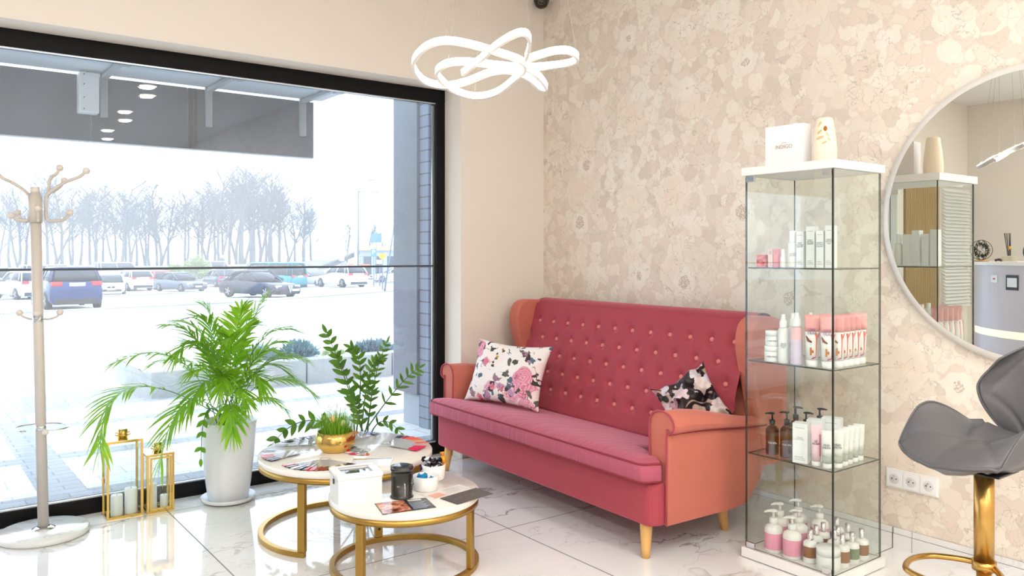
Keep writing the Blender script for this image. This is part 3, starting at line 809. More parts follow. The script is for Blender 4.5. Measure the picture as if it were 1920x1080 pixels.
# cushion with a T front running before the arms
def t_outline(g):
    x0, x1 = -.055 - g, .56
    y0, y1, ya, yb = -.005 - g, 1.825 + g, .085 - g * .2, 1.735 + g * .2
    out = []
    def arc(cx, cy, r, a0, a1, n=6):
        for i in range(n + 1): a = R(a0 + (a1 - a0) * i / n); out.append((cx + r * math.cos(a), cy + r * math.sin(a)))
    r = .05
    arc(x0 + r, y0 + r, r, 180, 270); arc(.055 - .02, y0 + .02, .02, 270, 360)
    out.append((.055, ya)); out.append((x1, ya)); out.append((x1, yb)); out.append((.055, yb))
    arc(.055 - .02, y1 - .02, .02, 0, 90); arc(x0 + r, y1 - r, r, 90, 180)
    return out
def shrink(poly, s_):
    cx, cy = .2, .91
    return [(cx + (x - cx) * s_, cy + (y - cy) * (1 - (1 - s_) * .35)) for x, y in poly]
def tilt(x): return -.075 * max(0, x) / .56 * 1.0
b = MB(); rings = []
for (s_, z) in ((.86, .332), (.96, .333), (.995, .345), (1.0, .365), (1.0, .385), (.985, .405), (.93, .420), (.80, .430), (.55, .435), (.25, .436)):
    rings.append([(x, y, z + tilt(x)) for x, y in shrink(t_outline(0), s_)])
b.loft(rings); sof(b, 'seat_cushion', velv_seat)
for z, s_ in ((.412, .975), (.340, .985)):
    o_ = shrink(t_outline(0), s_); p_ = [(x, y, z + tilt(x)) for x, y in o_ if x < .06]
    first = o_.index([q for q in o_ if q[0] < .06][0])
    seq = [q for q in o_]
    # outline starts at the near front corner; order it as one open run along the front
    near = [q for q in seq[:15] if q[0] < .056]; far = [q for q in seq[18:] if q[0] < .056]
    run = far + near
    pp = MB().tube([(x, y, z + tilt(x)) for x, y in run], .0045, 6); sof(pp, 'piping', piping)
# backrest with deep buttons
NB = 13; rowt = (.83, .675, .52, .365, .21); bt = []
for ri, tr_ in enumerate(rowt):
    off = .5 if ri % 2 == 0 else 0
    n_ = 12 if ri % 2 == 0 else 13
    for i in range(n_):
        bt.append((.075 + .1395 * (i + off) + .0, tr_))
def back_pt(a, tq, disp=0):
    bx = .50 + .215 * tq; z = .34 + .615 * tq
    return bx, z
nrm = Vector((-.615, 0, .215)).normalized()
def back_fn(u, v_):
    a = .06 + 1.70 * u
    if v_ <= .86:
        tq = v_ / .86
        bx, z = .50 + .215 * tq, .34 + .625 * tq
        d_ = .022
        for ba, btq in bt:
            da = a - ba; dz = (tq - btq) * .66; q = da * da + dz * dz
            if q < .02: d_ -= .020 * math.exp(-q / .0006) + .008 * math.exp(-q / .004)
        # pleats running between buttons of neighbouring rows
        ph = (tq - rowt[-1]) / .155; fa = (a - .075) / .1395
        for s_ in (1, -1):
            w_ = (fa + s_ * ph * .5) % 1.0; w_ = min(w_, 1 - w_)
            if .0 < ph < 4.0: d_ -= .0016 * math.exp(-(w_ / .05) ** 2)
        f_ = min(1, tq / .04)
        return (bx + nrm.x * d_ * f_, a, z + nrm.z * d_ * f_)
    q = (v_ - .86) / .14; ang = q * PI * .95
    cx, cz = .715 + .06, .965 - .005; rr_ = .068
    return (cx - math.cos(ang) * rr_, a, cz + math.sin(ang) * rr_ * .55)
b = MB().grid(back_fn, 220, 110); sof(b, 'tufted_backrest', velv)
b = MB().prism([(.60, .36), (.80, .93), (.87, .93), (.87, .36)], -1.76, -.065, M=Matrix.Rotation(PI / 2, 4, 'X')); sof(b, 'back_shell', velv_arm, .01)
btn_mesh = None
for a, tq in bt:
    bx, z = .50 + .215 * tq, .34 + .625 * tq
    if a > 1.745 or a < .085: continue
    P = Vector((bx, a, z)) + nrm * .000
    if btn_mesh is None:
        Mb = frame_M((0, 0, 0), (0, 1, 0), Vector((.215, 0, .615)))
        if Mb.to_3x3().col[2].x > 0: Mb = frame_M((0, 0, 0), (0, -1, 0), Vector((.215, 0, .615)))
        q = MB().lathe([(.0125, -.006), (.0125, .002), (.010, .006), (.004, .008), (0, .0082)], 16, M=SM @ Mb)
        o = q.build('button', mat('button_velvet', (222, 128, 126), .7), SOFA); btn_mesh = o.data
    else:
        o = bpy.data.objects.new('button', btn_mesh); COL.objects.link(o); o.parent = SOFA
    o.location = SM @ P
# arms: mushroom cross section swept front to back
def arm(side):
    m = MB(); rings = []
    sec = [(.088, .0), (.09, .30), (.093, .40), (.088, .435), (.066, .463), (.028, .474), (-.012, .468), (-.040, .448), (-.050, .418), (-.042, .396), (-.020, .386), (-.008, .372), (-.008, .0)]
    zb0 = .145
    for bb_ in (.075, .078, .10, .18, .28, .38, .48, .58, .66, .73, .79):
        f0 = min(1, max(0, (bb_ - .12) / .60)); f0 = f0 * f0 * (3 - 2 * f0); seam = zb0 + .372 - .030 * f0; dip = lift = 0
        zb = zb0 + (0 if bb_ < .56 else (bb_ - .56) ** 1.3 * 1.9)
        fr_ = 1 - .04 * (bb_ < .077)
        ring = []
        for (a, z) in sec:
            topf = min(1, z / .372)
            if z > .36: zz = seam + (z - .372) * (1 - .60 * f0)
            else: zz = zb + (seam - zb) * (z / .372)
            sc_ = 1 - .30 * f0 if z > .36 else 1
            aa = .04 + (a - .04) * fr_ * (sc_ if z > .36 else 1)
            if side: aa = 1.82 - aa
            ring.append((bb_, aa, zz))
        rings.append(ring)
    m.loft(rings)
    o = sof(m, 'armrest', velv_arm, .006, 2)
    f = MB()
    run = [(.070, (1.82 - a) if side else a, .145 + z) for a, z in sec]
    f.tube(spline(run[:1] + run[1:], 3), .0045, 6)
    q = MB(); q.v = f.v[:]; q.f = f.f[:]; q.mi = f.mi[:]; q.sm = f.sm[:]
    sof(q, 'arm_piping', velv, parent=SOFA)
    def seamz(bb_): f0 = min(1, max(0, (bb_ - .12) / .60)); f0 = f0 * f0 * (3 - 2 * f0); return .145 + .372 - .030 * f0 + .006 * (1 - .6 * f0)
    s2_ = MB().tube([(bb_, 1.832 if side else -.012, seamz(bb_)) for bb_ in [.08 + .07 * i for i in range(10)]], .0035, 6)
    sof(s2_, 'seam_piping', piping)
arm(0); arm(1)
_sp = spline
def spline2(pts, n): return _sp([(p[0], p[1], 0) for p in pts], n)
def wing(side):
    k_ = 0 if side else .055
    prof = spline2([(.62 + k_, .46), (.60 + k_, .58), (.575 + k_, .70), (.548 + k_, .80), (.54 + k_, .88), (.56 + k_, .95), (.61 + k_, .985), (.69 + k_ * .6, .988), (.78, .98), (.86, .96)], 4)
    poly = [(p.x, p.y) for p in prof] + [(.87, .30), (.70, .30)]
    a0, a1 = (-.012, .082) if not side else (1.738, 1.832)
    m = MB().prism(poly, -a1, -a0, M=Matrix.Rotation(PI / 2, 4, 'X'))
    sof(m, 'wing', velv_arm, .034, 4)
wing(0); wing(1)
for (bx, ay, sx_, sy_) in ((.05, .09, -.3, -.25), (.05, 1.73, -.3, .25), (.56, .13, .25, -.2), (.56, 1.69, .25, .2)):
    b = MB(); H_ = .155; rings = []
    for k in range(5):
        f_ = k / 4; r_ = .017 + .012 * f_; cx = bx + sx_ * .06 * (1 - f_); cy = ay + sy_ * .06 * (1 - f_)
        rings.append([(cx + r_ * math.cos(q * PI / 8), cy + r_ * math.sin(q * PI / 8), H_ * f_) for q in range(16)])
    b.loft(rings); sof(b, 'leg', wood_leg)

# ------------------------------------------------------------------ pillows
def pillow(name, P, xd, yd, hw, hh, T, m, label, crumple=0, seed=1):
    xd = Vector(xd).normalized(); M = frame_M(P, xd, yd); b = MB()
    for sgn in (1, -1):
        def fn(u, v_):
            a = u * 2 - 1; c = v_ * 2 - 1
            x = a * hw * (1 - .13 * (1 - c * c) * abs(a) ** 2); y = c * hh * (1 - .13 * (1 - a * a) * abs(c) ** 2)
            h_ = T * max(0, (1 - a ** 4) * (1 - c ** 4)) ** .5 * (1 - .25 * (a * a + c * c) / 2)
            w_ = mnoise.noise(Vector((a * 2.2 + seed, c * 2.2, sgn))) * .012 + crumple * mnoise.noise(Vector((a * 1.3 + seed, c * 1.3, 3))) + crumple * .5 * mnoise.noise(Vector((a * 3.3 + seed, c * 3.1, 5)))
            e_ = min(1, (1 - abs(a)) * 6) * min(1, (1 - abs(c)) * 6)
            return (x, y, sgn * h_ + w_ * (e_ if not crumple else 1))
        b.grid(fn, 48, 48, flip=sgn < 0)
    o = b.build(name, m); o.matrix_world = M
    return tag(o, label, 'pillow')
def blob_layer(t, base, v, scale, thr, cols, seed, warp=.08, rings=0):
    mp = t.n.new('ShaderNodeMapping'); mp.inputs['Location'].default_value = (seed, seed * 1.7, 0); t.link(v, mp.inputs['Vector'])
    w_ = t.warp(mp.outputs[0], scale * 1.6, warp)
    vd = t.n.new('ShaderNodeTexVoronoi'); vd.inputs['Scale'].default_value = scale; t.link(w_, vd.inputs['Vector'])
    sc_ = t.n.new('ShaderNodeSeparateColor'); t.link(vd.outputs['Color'], sc_.inputs[0])
    c = t.ramp(sc_.outputs[0], [(i / len(cols), q) for i, q in enumerate(cols)], True)
    if rings:
        s_ = t.math('ADD', t.math('MULTIPLY', t.math('SINE', t.math('ADD', t.math('MULTIPLY', vd.outputs['Distance'], rings), t.math('MULTIPLY', t.noise(v, 40, 2), 6))), .5), .5)
        c = t.mix(t.math('MULTIPLY', s_, .5), c, t.mix(.6, c, (1, 1, 1, 1)))
    m_ = t.math('MULTIPLY', t.math('LESS_THAN', vd.outputs['Distance'], thr), t.math('GREATER_THAN', sc_.outputs[1], .12))
    return t.mix(m_, base, c)
pm1, t = nmat('white_floral_cotton', rgb=(240, 236, 232), rough=.8)
v = t.coords((1, 1, 0))
c = t.mix(t.noise(v, 8, 3), lin((244, 242, 240)), lin((236, 226, 222)))
c = blob_layer(t, c, v, 8, .55, [(236, 216, 214), (216, 120, 150), (240, 226, 220), (226, 150, 176)], .4, .05, 70)
c = blob_layer(t, c, v, 19, .36, [(70, 74, 62), (96, 92, 88), (60, 52, 50), (84, 108, 128)], 2.3, .07)
c = blob_layer(t, c, v, 13, .30, [(196, 40, 96), (170, 110, 160), (206, 70, 120), (120, 60, 90)], 5.1, .07, 90)
c = blob_layer(t, c, v, 11, .10, [(200, 150, 60), (180, 130, 60)], 7.1, .02)
ln = t.math('LESS_THAN', t.math('ABSOLUTE', t.math('SUBTRACT', t.noise(t.warp(v, 6, .1), 9, 2), .5)), .006)
c = t.mix(t.math('MULTIPLY', ln, t.math('GREATER_THAN', t.noise(v, 7, 2), .52)), c, lin((70, 68, 56)))
t.color(c)
pm2, t = nmat('dark_floral_satin', rgb=(34, 20, 28), rough=.45)
v = t.coords((1, 1, 0))
c = t.mix(t.noise(v, 12, 3), lin((34, 18, 26)), lin((22, 16, 22)))
st_ = t.math('GREATER_THAN', t.math('SINE', t.math('ADD', t.math('MULTIPLY', t.noise(v, 5, 2), 60), 0)), .2)
c = t.mix(t.math('MULTIPLY', st_, t.math('GREATER_THAN', t.noise(v, 8, 2), .56)), c, lin((176, 146, 132)))
c = blob_layer(t, c, v, 14, .52, [(206, 178, 184), (150, 84, 110), (196, 188, 200), (214, 196, 190)], 1.4, .08, 90)
t.color(c)
pillow('throw_pillow', (2.775, 3.735, .585), (.17, -.50, -.02), (.13, .05, .37), .262, .190, .062, pm1, 'white pillow with pink and grey flowers at the window end of the sofa')
pillow('throw_pillow', (2.915, 2.50, .590), (.64, -.60, .47), (.05, .62, .80), .140, .135, .045, pm2, 'crumpled dark pillow with pale flowers behind the near sofa arm', crumple=.06, seed=4)

# ------------------------------------------------------------------ round tables
tabletop = mat('white_lacquer', (240, 234, 226), .12)
def arc_pts(r, a0, a1, n, z): return [(r * math.cos(R(a0 + (a1 - a0) * i / n)), r * math.sin(R(a0 + (a1 - a0) * i / n)), z) for i in range(n + 1)]
sq = [(-1, -1), (1, -1), (1, 1), (-1, 1)]
def round_table(loc, r, zt, ring, legs, label):
    e = empty('round_table', loc, 0, label, 'table')
    MB().lathe([(0, zt - .028), (r - .006, zt - .028), (r, zt - .022), (r, zt - .004), (r - .004, zt), (0, zt)], 96, caps=False).build('tabletop', tabletop, e)
    MB().lathe([(r - .03, zt - .052), (r - .004, zt - .052), (r - .004, zt - .0285), (r - .03, zt - .0285), (r - .03, zt - .052)], 96, caps=False).build('apron_ring', gold_satin, e)
    full = ring[1] - ring[0] >= 360
    rp = arc_pts(r - .014, ring[0], ring[1], 72, .012)
    b = MB()
    rs = [[(math.cos(R(q)) * (r - .026), math.sin(R(q)) * (r - .026), 0), (math.cos(R(q)) * (r - .002), math.sin(R(q)) * (r - .002), 0), (math.cos(R(q)) * (r - .002), math.sin(R(q)) * (r - .002), .022), (math.cos(R(q)) * (r - .026), math.sin(R(q)) * (r - .026), .022)] for q in [ring[0] + (ring[1] - ring[0]) * i / 90 for i in range(91)]]
    if full: rs = rs[:-1]; rs.append(rs[0])
    b.loft(rs, caps=not full, smooth=False).build('floor_ring', gold_satin, e, bevel=.002)
    for a in legs:
        M_ = Matrix.Rotation(R(a), 4, 'Z')
        l = MB().box((r - .025, -.017, .0225), (r - .003, .017, zt - .0525), M=M_).build('leg', gold_satin, e, bevel=.002)
        bo = MB()
        for z in (.06, .09): bo.cyl((0, 0, 0), .006, .004, 10, M=M_ @ Matrix.Translation((r - .025, 0, z)) @ Matrix.Rotation(-PI / 2, 4, 'Y'))
        bo.build('bolt', ink, l)
    return e
# angles: 0 = +x. view direction 53 deg
round_table((1.643, 3.469, 0), .397, .361, (72, 218), (72, 216, 340), 'larger white round table with a C-shaped gold base, holding the nail sample fans')
round_table((1.645, 2.925, 0), .307, .300, (-95, 265), (206, 303, 84), 'smaller white round table with a full gold floor ring, in front')

# ------------------------------------------------------------------ things on the small table
ZT = .3005
wb = empty('keepsake_box', (1.434, 2.945, ZT), R(-12), 'white wooden box with a glass lid on the smaller round table', 'box')
boxw = mat('box_paint', (240, 239, 236), .35)
b = MB(); W2, D2 = .086, .076
b.box((-W2, -D2, 0), (W2, D2, .006)); b.box((-W2, -D2, .006), (W2, -D2 + .008, .098)); b.box((-W2, D2 - .008, .006), (W2, D2, .098)); b.box((-W2, -D2 + .008, .006), (-W2 + .008, D2 - .008, .098)); b.box((W2 - .008, -D2 + .008, .006), (W2, D2 - .008, .098))
b.build('box_body', boxw, wb)
b = MB(); q = .090; d_ = .080
b.box((-q, -d_, .0985), (q, -d_ + .03, .116)); b.box((-q, d_ - .03, .0985), (q, d_, .116)); b.box((-q, -d_ + .03, .0985), (-q + .03, d_ - .03, .116)); b.box((q - .03, -d_ + .03, .0985), (q, d_ - .03, .116))
ld_ = b.build('lid_frame', boxw, wb, bevel=.003)
MB().box((-q + .03, -d_ + .03, .106), (q - .03, d_ - .03, .109)).build('lid_glass', glassy('lid_glass', (.9, .92, .94), base=.25), ld_)
MB().box((-W2 - .004, -.008, .07), (-W2, .008, .088)).build('clasp', ink, wb)
cj = empty('candle_jar', (1.591, 2.853, ZT), R(-40), 'smoky black glass candle jar with a lid', 'candle')
smoke = glassy('smoky_glass', (.55, .56, .52), body=(40, 42, 38), body_f=.18, base=.07)
MB().lathe([(0, .004), (.043, .004), (.047, .0), (.047, .006), (.0425, .012), (.0425, .108), (.040, .108), (.040, .012), (0, .012)], 40, caps=False).build('jar_glass', smoke, cj)
MB().lathe([(0, .013), (.0388, .013), (.0388, .085), (0, .085)], 32, caps=False).build('wax', mat('grey_wax', (122, 124, 112), .6), cj)
MB().lathe([(0, .109), (.045, .109), (.046, .113), (.046, .119), (.044, .126), (.030, .130), (0, .131)], 40, caps=False).build('lid', glassy('lid_smoke', (.25, .26, .27), body=(40, 44, 48), body_f=.6, base=.12), cj)
lb = MB().lathe([(.0428, .02), (.0428, .095)], 40, caps=False)
b = MB().grid(lambda u, v_: (.0432 * math.cos(R(-35 + 55 * u)), .0432 * math.sin(R(-35 + 55 * u)), .03 + .07 * v_), 10, 2); b.build('label', mat('black_label', (22, 22, 22), .4), cj)
text('label_text', 'SOY\nWAX', .012, mat('label_grey', (170, 168, 160), .5), cj, Matrix.Rotation(R(-8), 4, 'Z') @ Matrix.Translation((.0438, 0, .065)) @ Matrix.Rotation(PI / 2, 4, 'Z') @ Matrix.Rotation(PI / 2, 4, 'X'))
bpy.data.objects.remove(bpy.data.objects['label_text']) if False else None
bowl_m = mat('white_ceramic', (243, 242, 239), .15)
def bowl(loc, label, h=.062, r=.05):
    e = MB().lathe([(0, 0), (r * .82, 0), (r * .9, .006), (r, h), (r - .004, h), (r * .85, .012), (0, .010)], 40, caps=False).build('candy_bowl', bowl_m, loc=loc)
    return tag(e, label, 'bowl')
bowl((1.722, 2.884, ZT), 'white ceramic bowl of blue wrapped sweets, nearer of the two bowls', .060, .054)
bowl((1.828, 2.998, ZT), 'white ceramic bowl heaped with dark and orange wrapped sweets, behind the nearer bowl', .066, .052)
def candy(c, s_, m, label, group, seed):
    rnd = random.Random(seed); b = MB()
    ax = Vector((rnd.uniform(-1, 1), rnd.uniform(-1, 1), rnd.uniform(-.2, .6))).normalized(); M_ = frame_M(c, ax, ax.orthogonal())
    b.ball((0, 0, 0), s_ * .5, 12, 8, (1.25, .85, .8), M=M_)
    for sg in (-1, 1):
        rg = [[(sg * s_ * (.5 + .28 * k), s_ * (.12 + .22 * k) * math.cos(q * PI / 5) * (1 if q % 2 else .55), s_ * (.08 + .16 * k) * math.sin(q * PI / 5)) for q in range(10)] for k in (0, 1, 2)]
        b.loft(rg, M=M_)
    o = b.build('wrapped_sweet', m); return tag(o, label, 'sweet', group)
foil_b = mat('blue_foil', (28, 150, 214), .25, .5); foil_k = mat('black_foil', (30, 26, 34), .2, .6); foil_s = mat('silver_foil', (214, 214, 220), .2, .8); foil_o = mat('orange_foil', (236, 150, 40), .3, .3); foil_p = mat('plum_foil', (74, 34, 78), .2, .5)
for i in range(4):
    a = i * 1.7; candy((1.722 + .015 * math.cos(a), 2.884 + .015 * math.sin(a), ZT + .032 + .013 * (i % 3)), .026, foil_b, ('blue foil sweet lowest in the nearer white bowl', 'blue foil sweet half buried in the nearer white bowl', 'blue foil sweet topmost in the nearer white bowl', 'blue foil sweet at the back of the nearer white bowl')[i], 'blue sweets in the nearer bowl', i)
candy((1.715, 2.95, ZT + .016), .036, foil_b, 'blue foil sweet on the table between the candle jar and the bowls', None, 21)
cols_ = [(foil_k, 'black'), (foil_s, 'silver'), (foil_k, 'black'), (foil_p, 'plum'), (foil_s, 'silver'), (foil_k, 'black'), (foil_s, 'silver'), (foil_p, 'plum')]
for i, (m_, nm) in enumerate(cols_):
    a = i * .8 + .3; rr_ = .028 if i < 6 else .008
    candy((1.828 + rr_ * math.cos(a), 2.998 + rr_ * math.sin(a), ZT + .055 + .012 * (i % 3)), .030, m_, nm + ' foil wrapped sweet heaped in the back bowl', nm + ' sweets in the back bowl', 40 + i)
candy((1.862, 2.975, ZT + .085), .03, foil_o, 'orange foil sweet on top of the heap in the back bowl', None, 61)
def card(name, pts, m, label, z, th_=.0012, cat='leaflet'):
    c = sum((Vector((x, y, 0)) for x, y in pts), Vector()) / 4; c.z = z
    e = empty(name, c, 0, label, cat)
    b = MB().prism([(x - c.x, y - c.y) for x, y in pts], 0, th_).build('sheet', m, e)
    return e, c
def quadM(pts, c, z):
    """frame on a card: x along its long side, origin at first corner"""
    p = [Vector((x - c.x, y - c.y, z)) for x, y in pts]
    return p
flyer_pts = [(1.424, 2.700), (1.63, 2.654), (1.662, 2.785), (1.462, 2.84)]
e, c = card('flyer', flyer_pts, mat('flyer_dark', (44, 48, 58), .2), 'glossy flyer, half orange photo and half dark text, at the front of the smaller table', ZT)
orange_ph, t = nmat('flyer_photo', rgb=(190, 110, 80), rough=.15)
v = t.coords(); t.color(t.ramp(t.noise(v, 22, 3, .5, 1), [(.35, (84, 40, 30)), (.48, (196, 110, 80)), (.6, (232, 176, 150))]))
p = quadM(flyer_pts, c, .0013)
def lerp4(p, u, v_): return (p[0] * (1 - u) + p[1] * u) * (1 - v_) + (p[3] * (1 - u) + p[2] * u) * v_
def patch(p, u0, v0_, u1, v1, z, name, m, par):
    q = [lerp4(p, u0, v0_), lerp4(p, u1, v0_), lerp4(p, u1, v1), lerp4(p, u0, v1)]
    return MB().prism([(a.x, a.y) for a in q], z, z + .0003).build(name, m, par)
patch(p, .02, .02, .55, .98, .0013, 'photo_print', orange_ph, e)
b = MB()
for k in range(8):
    q = [lerp4(p, .6, .12 + k * .08), lerp4(p, .60 + .36 * (.7 + .3 * ((k * 7) % 5) / 5), .12 + k * .08), lerp4(p, .60 + .36 * (.7 + .3 * ((k * 7) % 5) / 5), .15 + k * .08), lerp4(p, .6, .15 + k * .08)]
    b.prism([(a.x, a.y) for a in q], .0013, .0016)
b.build('text_lines', mat('print_grey', (168, 176, 190), .4), e)
patch(p, .62, .80, .88, .96, .0013, 'white_panel', mat('flyer_panel', (214, 208, 198), .3), e)
dk = [(1.713, 2.632), (1.905, 2.663), (1.897, 2.772), (1.70, 2.74)]
e, c = card('menu_card', dk, mat('card_taupe', (74, 66, 62), .3), 'dark taupe card overhanging the right edge of the smaller table', ZT + .0018)
p = quadM(dk, c, .0013); b = MB()
for k in range(5): q = [lerp4(p, .12 + k * .16, .45 + .04 * math.sin(k)), lerp4(p, .24 + k * .16, .52 + .04 * math.sin(k)), lerp4(p, .24 + k * .16, .54 + .04 * math.sin(k)), lerp4(p, .12 + k * .16, .47 + .04 * math.sin(k))]; b.prism([(a.x, a.y) for a in q], .0013, .0016)
b.build('script_print', mat('print_taupe', (150, 138, 130), .4), e)
lt = [(1.675, 2.748), (1.88, 2.785), (1.872, 2.862), (1.665, 2.84)]
e, c = card('leaflet', lt, mat('leaflet_paper', (232, 226, 222), .2), 'pale leaflet with an orange print, partly under the dark card', ZT)
p = quadM(lt, c, .0013); patch(p, .05, .05, .35, .6, .0013, 'orange_print', mat('print_orange', (232, 170, 140), .3), e)
b = MB()
for k in range(5): q = [lerp4(p, .45, .2 + k * .13), lerp4(p, .9, .2 + k * .13), lerp4(p, .9, .23 + k * .13), lerp4(p, .45, .23 + k * .13)]; b.prism([(a.x, a.y) for a in q], .0013, .0016)
b.build('text_lines', mat('print_light', (190, 186, 184), .4), e)

# ------------------------------------------------------------------ things on the large table
ZB = .3615
def leafmat(name, a, b_, tr_=.35):
    m = bpy.data.materials.new(name); m.use_nodes = True; t = NT(m); bs = t.bsdf
    v = t.coords(); c = t.mix(t.noise(v, 9, 3), lin(a), lin(b_)); t.color(c); bs.inputs['Roughness'].default_value = .42
    tl = t.n.new('ShaderNodeBsdfTranslucent'); t.link(t.mix(.5, c, lin((190, 230, 50))), tl.inputs['Color'])
    mx = t.n.new('ShaderNodeMixShader'); mx.inputs[0].default_value = tr_; out = t.n['Material Output']
    t.link(bs.outputs[0], mx.inputs[1]); t.link(tl.outputs[0], mx.inputs[2]); t.link(mx.outputs[0], out.inputs['Surface'])
    return m
grass_m = leafmat('grass_green', (150, 200, 60), (84, 140, 30), .4)
gb = empty('flower_bowl', (1.597, 3.49, ZB), 0, 'polished gold bowl planted with artificial grass and speckled eggs', 'planter')
MB().lathe([(0, .0), (.058, .0), (.064, .006), (.088, .028), (.0925, .044), (.090, .066), (.084, .092), (.080, .092), (.086, .066), (.088, .044), (.0, .03)], 56, caps=False).build('bowl', gold, gb)
MB().lathe([(0, .080), (.0835, .078)], 32, caps=False).build('moss', mat('moss_dark', (48, 66, 26), .9), gb)
rnd = random.Random(3); b = MB()
for k in range(620):
    a = rnd.uniform(0, 2 * PI); q = math.sqrt(rnd.random()) * .078; lean = rnd.uniform(.1, .62) * (q / .078 + .25); L = rnd.uniform(.07, .125)
    d_ = Vector((math.cos(a), math.sin(a), 0)); s_ = Vector((-d_.y, d_.x, 0)) * .0013
    pts = [Vector((d_.x * q, d_.y * q, .076)) + d_ * lean * L * f_ * f_ * 1.1 + Vector((0, 0, L * f_ * (1 - .25 * lean * f_))) for f_ in (0, .35, .7, 1)]
    vs = []
    for i, p in enumerate(pts): w_ = (1, .9, .6, .1)[i]; vs += [p - s_ * w_, p + s_ * w_]
    b.add(vs, [(0, 1, 3, 2), (2, 3, 5, 4), (4, 5, 7, 6)], smooth=True)
tag(b.build('grass_blades', grass_m, gb), kind='stuff')
for (x, y, z, m_) in ((-.035, -.045, .155, mat('egg_pink', (226, 176, 110), .4)), (.01, -.06, .135, mat('egg_cream', (228, 226, 190), .4)), (-.05, .02, .15, mat('egg_green', (120, 150, 60), .5))):
    g_ = MB().ball((x, y, z), .0125, 14, 10, (1, 1, 1.35)); g_.tube([(x, y, z - .015), (x * .8, y * .8, .08)], .0012, 5); g_.build('egg_pick', m_, gb)
b = MB()
for k in range(16):
    a = rnd.uniform(0, 2 * PI); q = rnd.uniform(0, .05); p = Vector((q * math.cos(a), q * math.sin(a), .08)); tp = p + Vector((rnd.uniform(-.01, .02), rnd.uniform(-.01, .01), rnd.uniform(.10, .135)))
    b.tube([p, tp], .0007, 4)
    for j in range(7): b.ball(tp + Vector([rnd.uniform(-.005, .005) for _ in range(3)]), .0018, 6, 4)
b.build('white_sprig', mat('sprig_white', (226, 232, 220), .7), gb)
# nail sample fans: clear sticks on a ring, colour chip at the tip
stick_clear = glassy('stick_plastic', (.93, .94, .95), body=(226, 226, 230), body_f=.6, base=.1)
def fan(cx, cy, a0, a1, n, L, cols, label, z=ZB, start=.028):
    e = empty('nail_sample_fan', (cx, cy, z), 0, label, 'nail sample fan')
    MB().tube([(.022 * math.cos(q * PI / 12), .022 * math.sin(q * PI / 12), .004) for q in range(24)], .0012, 6, closed=True).build('binder_ring', chrome, e)
    rnd = random.Random(int(abs(cx * 1000)))
    for i in range(n):
        a = R(a0 + (a1 - a0) * i / max(1, n - 1)); M_ = Matrix.Rotation(a, 4, 'Z') @ Matrix.Translation((0, 0, .001 + .0013 * (i % 3)))
        b = MB(); b.box((start, -.0032, 0), (start + L * .66, .0036, .0012), 0, M=M_)
        tip = [(start + L * .66, -.0032), (start + L * .76, -.0062), (start + L * .94, -.0066), (start + L, -.003), (start + L, .003), (start + L * .94, .0066), (start + L * .76, .0062), (start + L * .66, .0032)]
        b.prism(tip, 0, .0018, 1, M=M_)
        b.build('sample_stick', [stick_clear, cols[int(i * len(cols) / n) % len(cols)]], e)
    return e
def pol(name, rgb): return mat('polish_' + name, rgb, .12)
P_ = dict(red=pol('red', (200, 20, 40)), dred=pol('dark_red', (150, 16, 30)), blk=pol('black', (24, 22, 26)), nude=pol('nude', (206, 176, 160)), gry=pol('grey', (130, 128, 136)), slv=pol('silver', (190, 190, 196)), wht=pol('white', (238, 236, 236)), pnk=pol('hot_pink', (236, 20, 90)), cor=pol('coral', (250, 90, 60)), org=pol('orange', (240, 130, 80)), brn=pol('brown', (96, 60, 50)), lil=pol('lilac', (150, 140, 190)), blu=pol('navy', (40, 50, 80)))
TCX, TCY = 1.643, 3.469
def rimfan(ang, rad, a0, a1, n, L, cols, label, z=ZB, start=.028): return fan(TCX + rad * math.cos(R(ang)), TCY + rad * math.sin(R(ang)), a0, a1, n, L, cols, label, z, start)
rimfan(214, .185, 176, 290, 36, .165, [P_['red'], P_['brn'], P_['blk'], P_['wht'], P_['blk'], P_['blk'], P_['red'], P_['red'], P_['dred'], P_['dred'], P_['blk'], P_['wht'], P_['blk'], P_['wht'], P_['blk'], P_['blk']], 'nail sample fan with red and black tips at the front left of the larger table')
rimfan(163, .190, 128, 198, 26, .165, [P_['gry'], P_['blk'], P_['slv'], P_['red'], P_['red'], P_['brn'], P_['blk']], 'nail sample fan with black and red tips at the far left of the larger table', ZB + .0045)
rimfan(112, .19, 76, 152, 26, .165, [P_['lil'], P_['gry'], P_['slv'], P_['blk'], P_['slv'], P_['gry']], 'nail sample fan with mostly grey tips behind the gold bowl on the left')
rimfan(58, .19, 14, 104, 30, .165, [P_['blu'], P_['lil'], P_['slv'], P_['org'], P_['nude'], P_['gry'], P_['lil']], 'nail sample fan with pale tips behind the gold bowl on the right')
rimfan(-12, .185, -70, 42, 34, .170, [P_['pnk'], P_['pnk'], P_['nude'], P_['cor'], P_['nude'], P_['org'], P_['cor'], P_['red'], P_['blu']], 'nail sample fan with pink and coral tips at the sofa end', ZB + .0045)
rimfan(-40, .09, 100, 250, 20, .085, [P_['blu'], P_['red'], P_['cor'], P_['wht'], P_['pnk'], P_['nude'], P_['org']], 'small nail sample fan with mixed coral tips right of the gold bowl', ZB, .016)
bk = [(1.515, 3.178), (1.665, 3.090), (1.745, 3.205), (1.592, 3.292)]
e, c = card('price_list', bk, mat('price_paper', (238, 236, 232), .25), 'white price list with a gold corner at the front of the larger table', ZB, .003, 'price list')
p = quadM(bk, c, .003); patch(p, .0, .85, .36, 1.0, .0031, 'gold_corner', gold_satin, e)
b = MB()
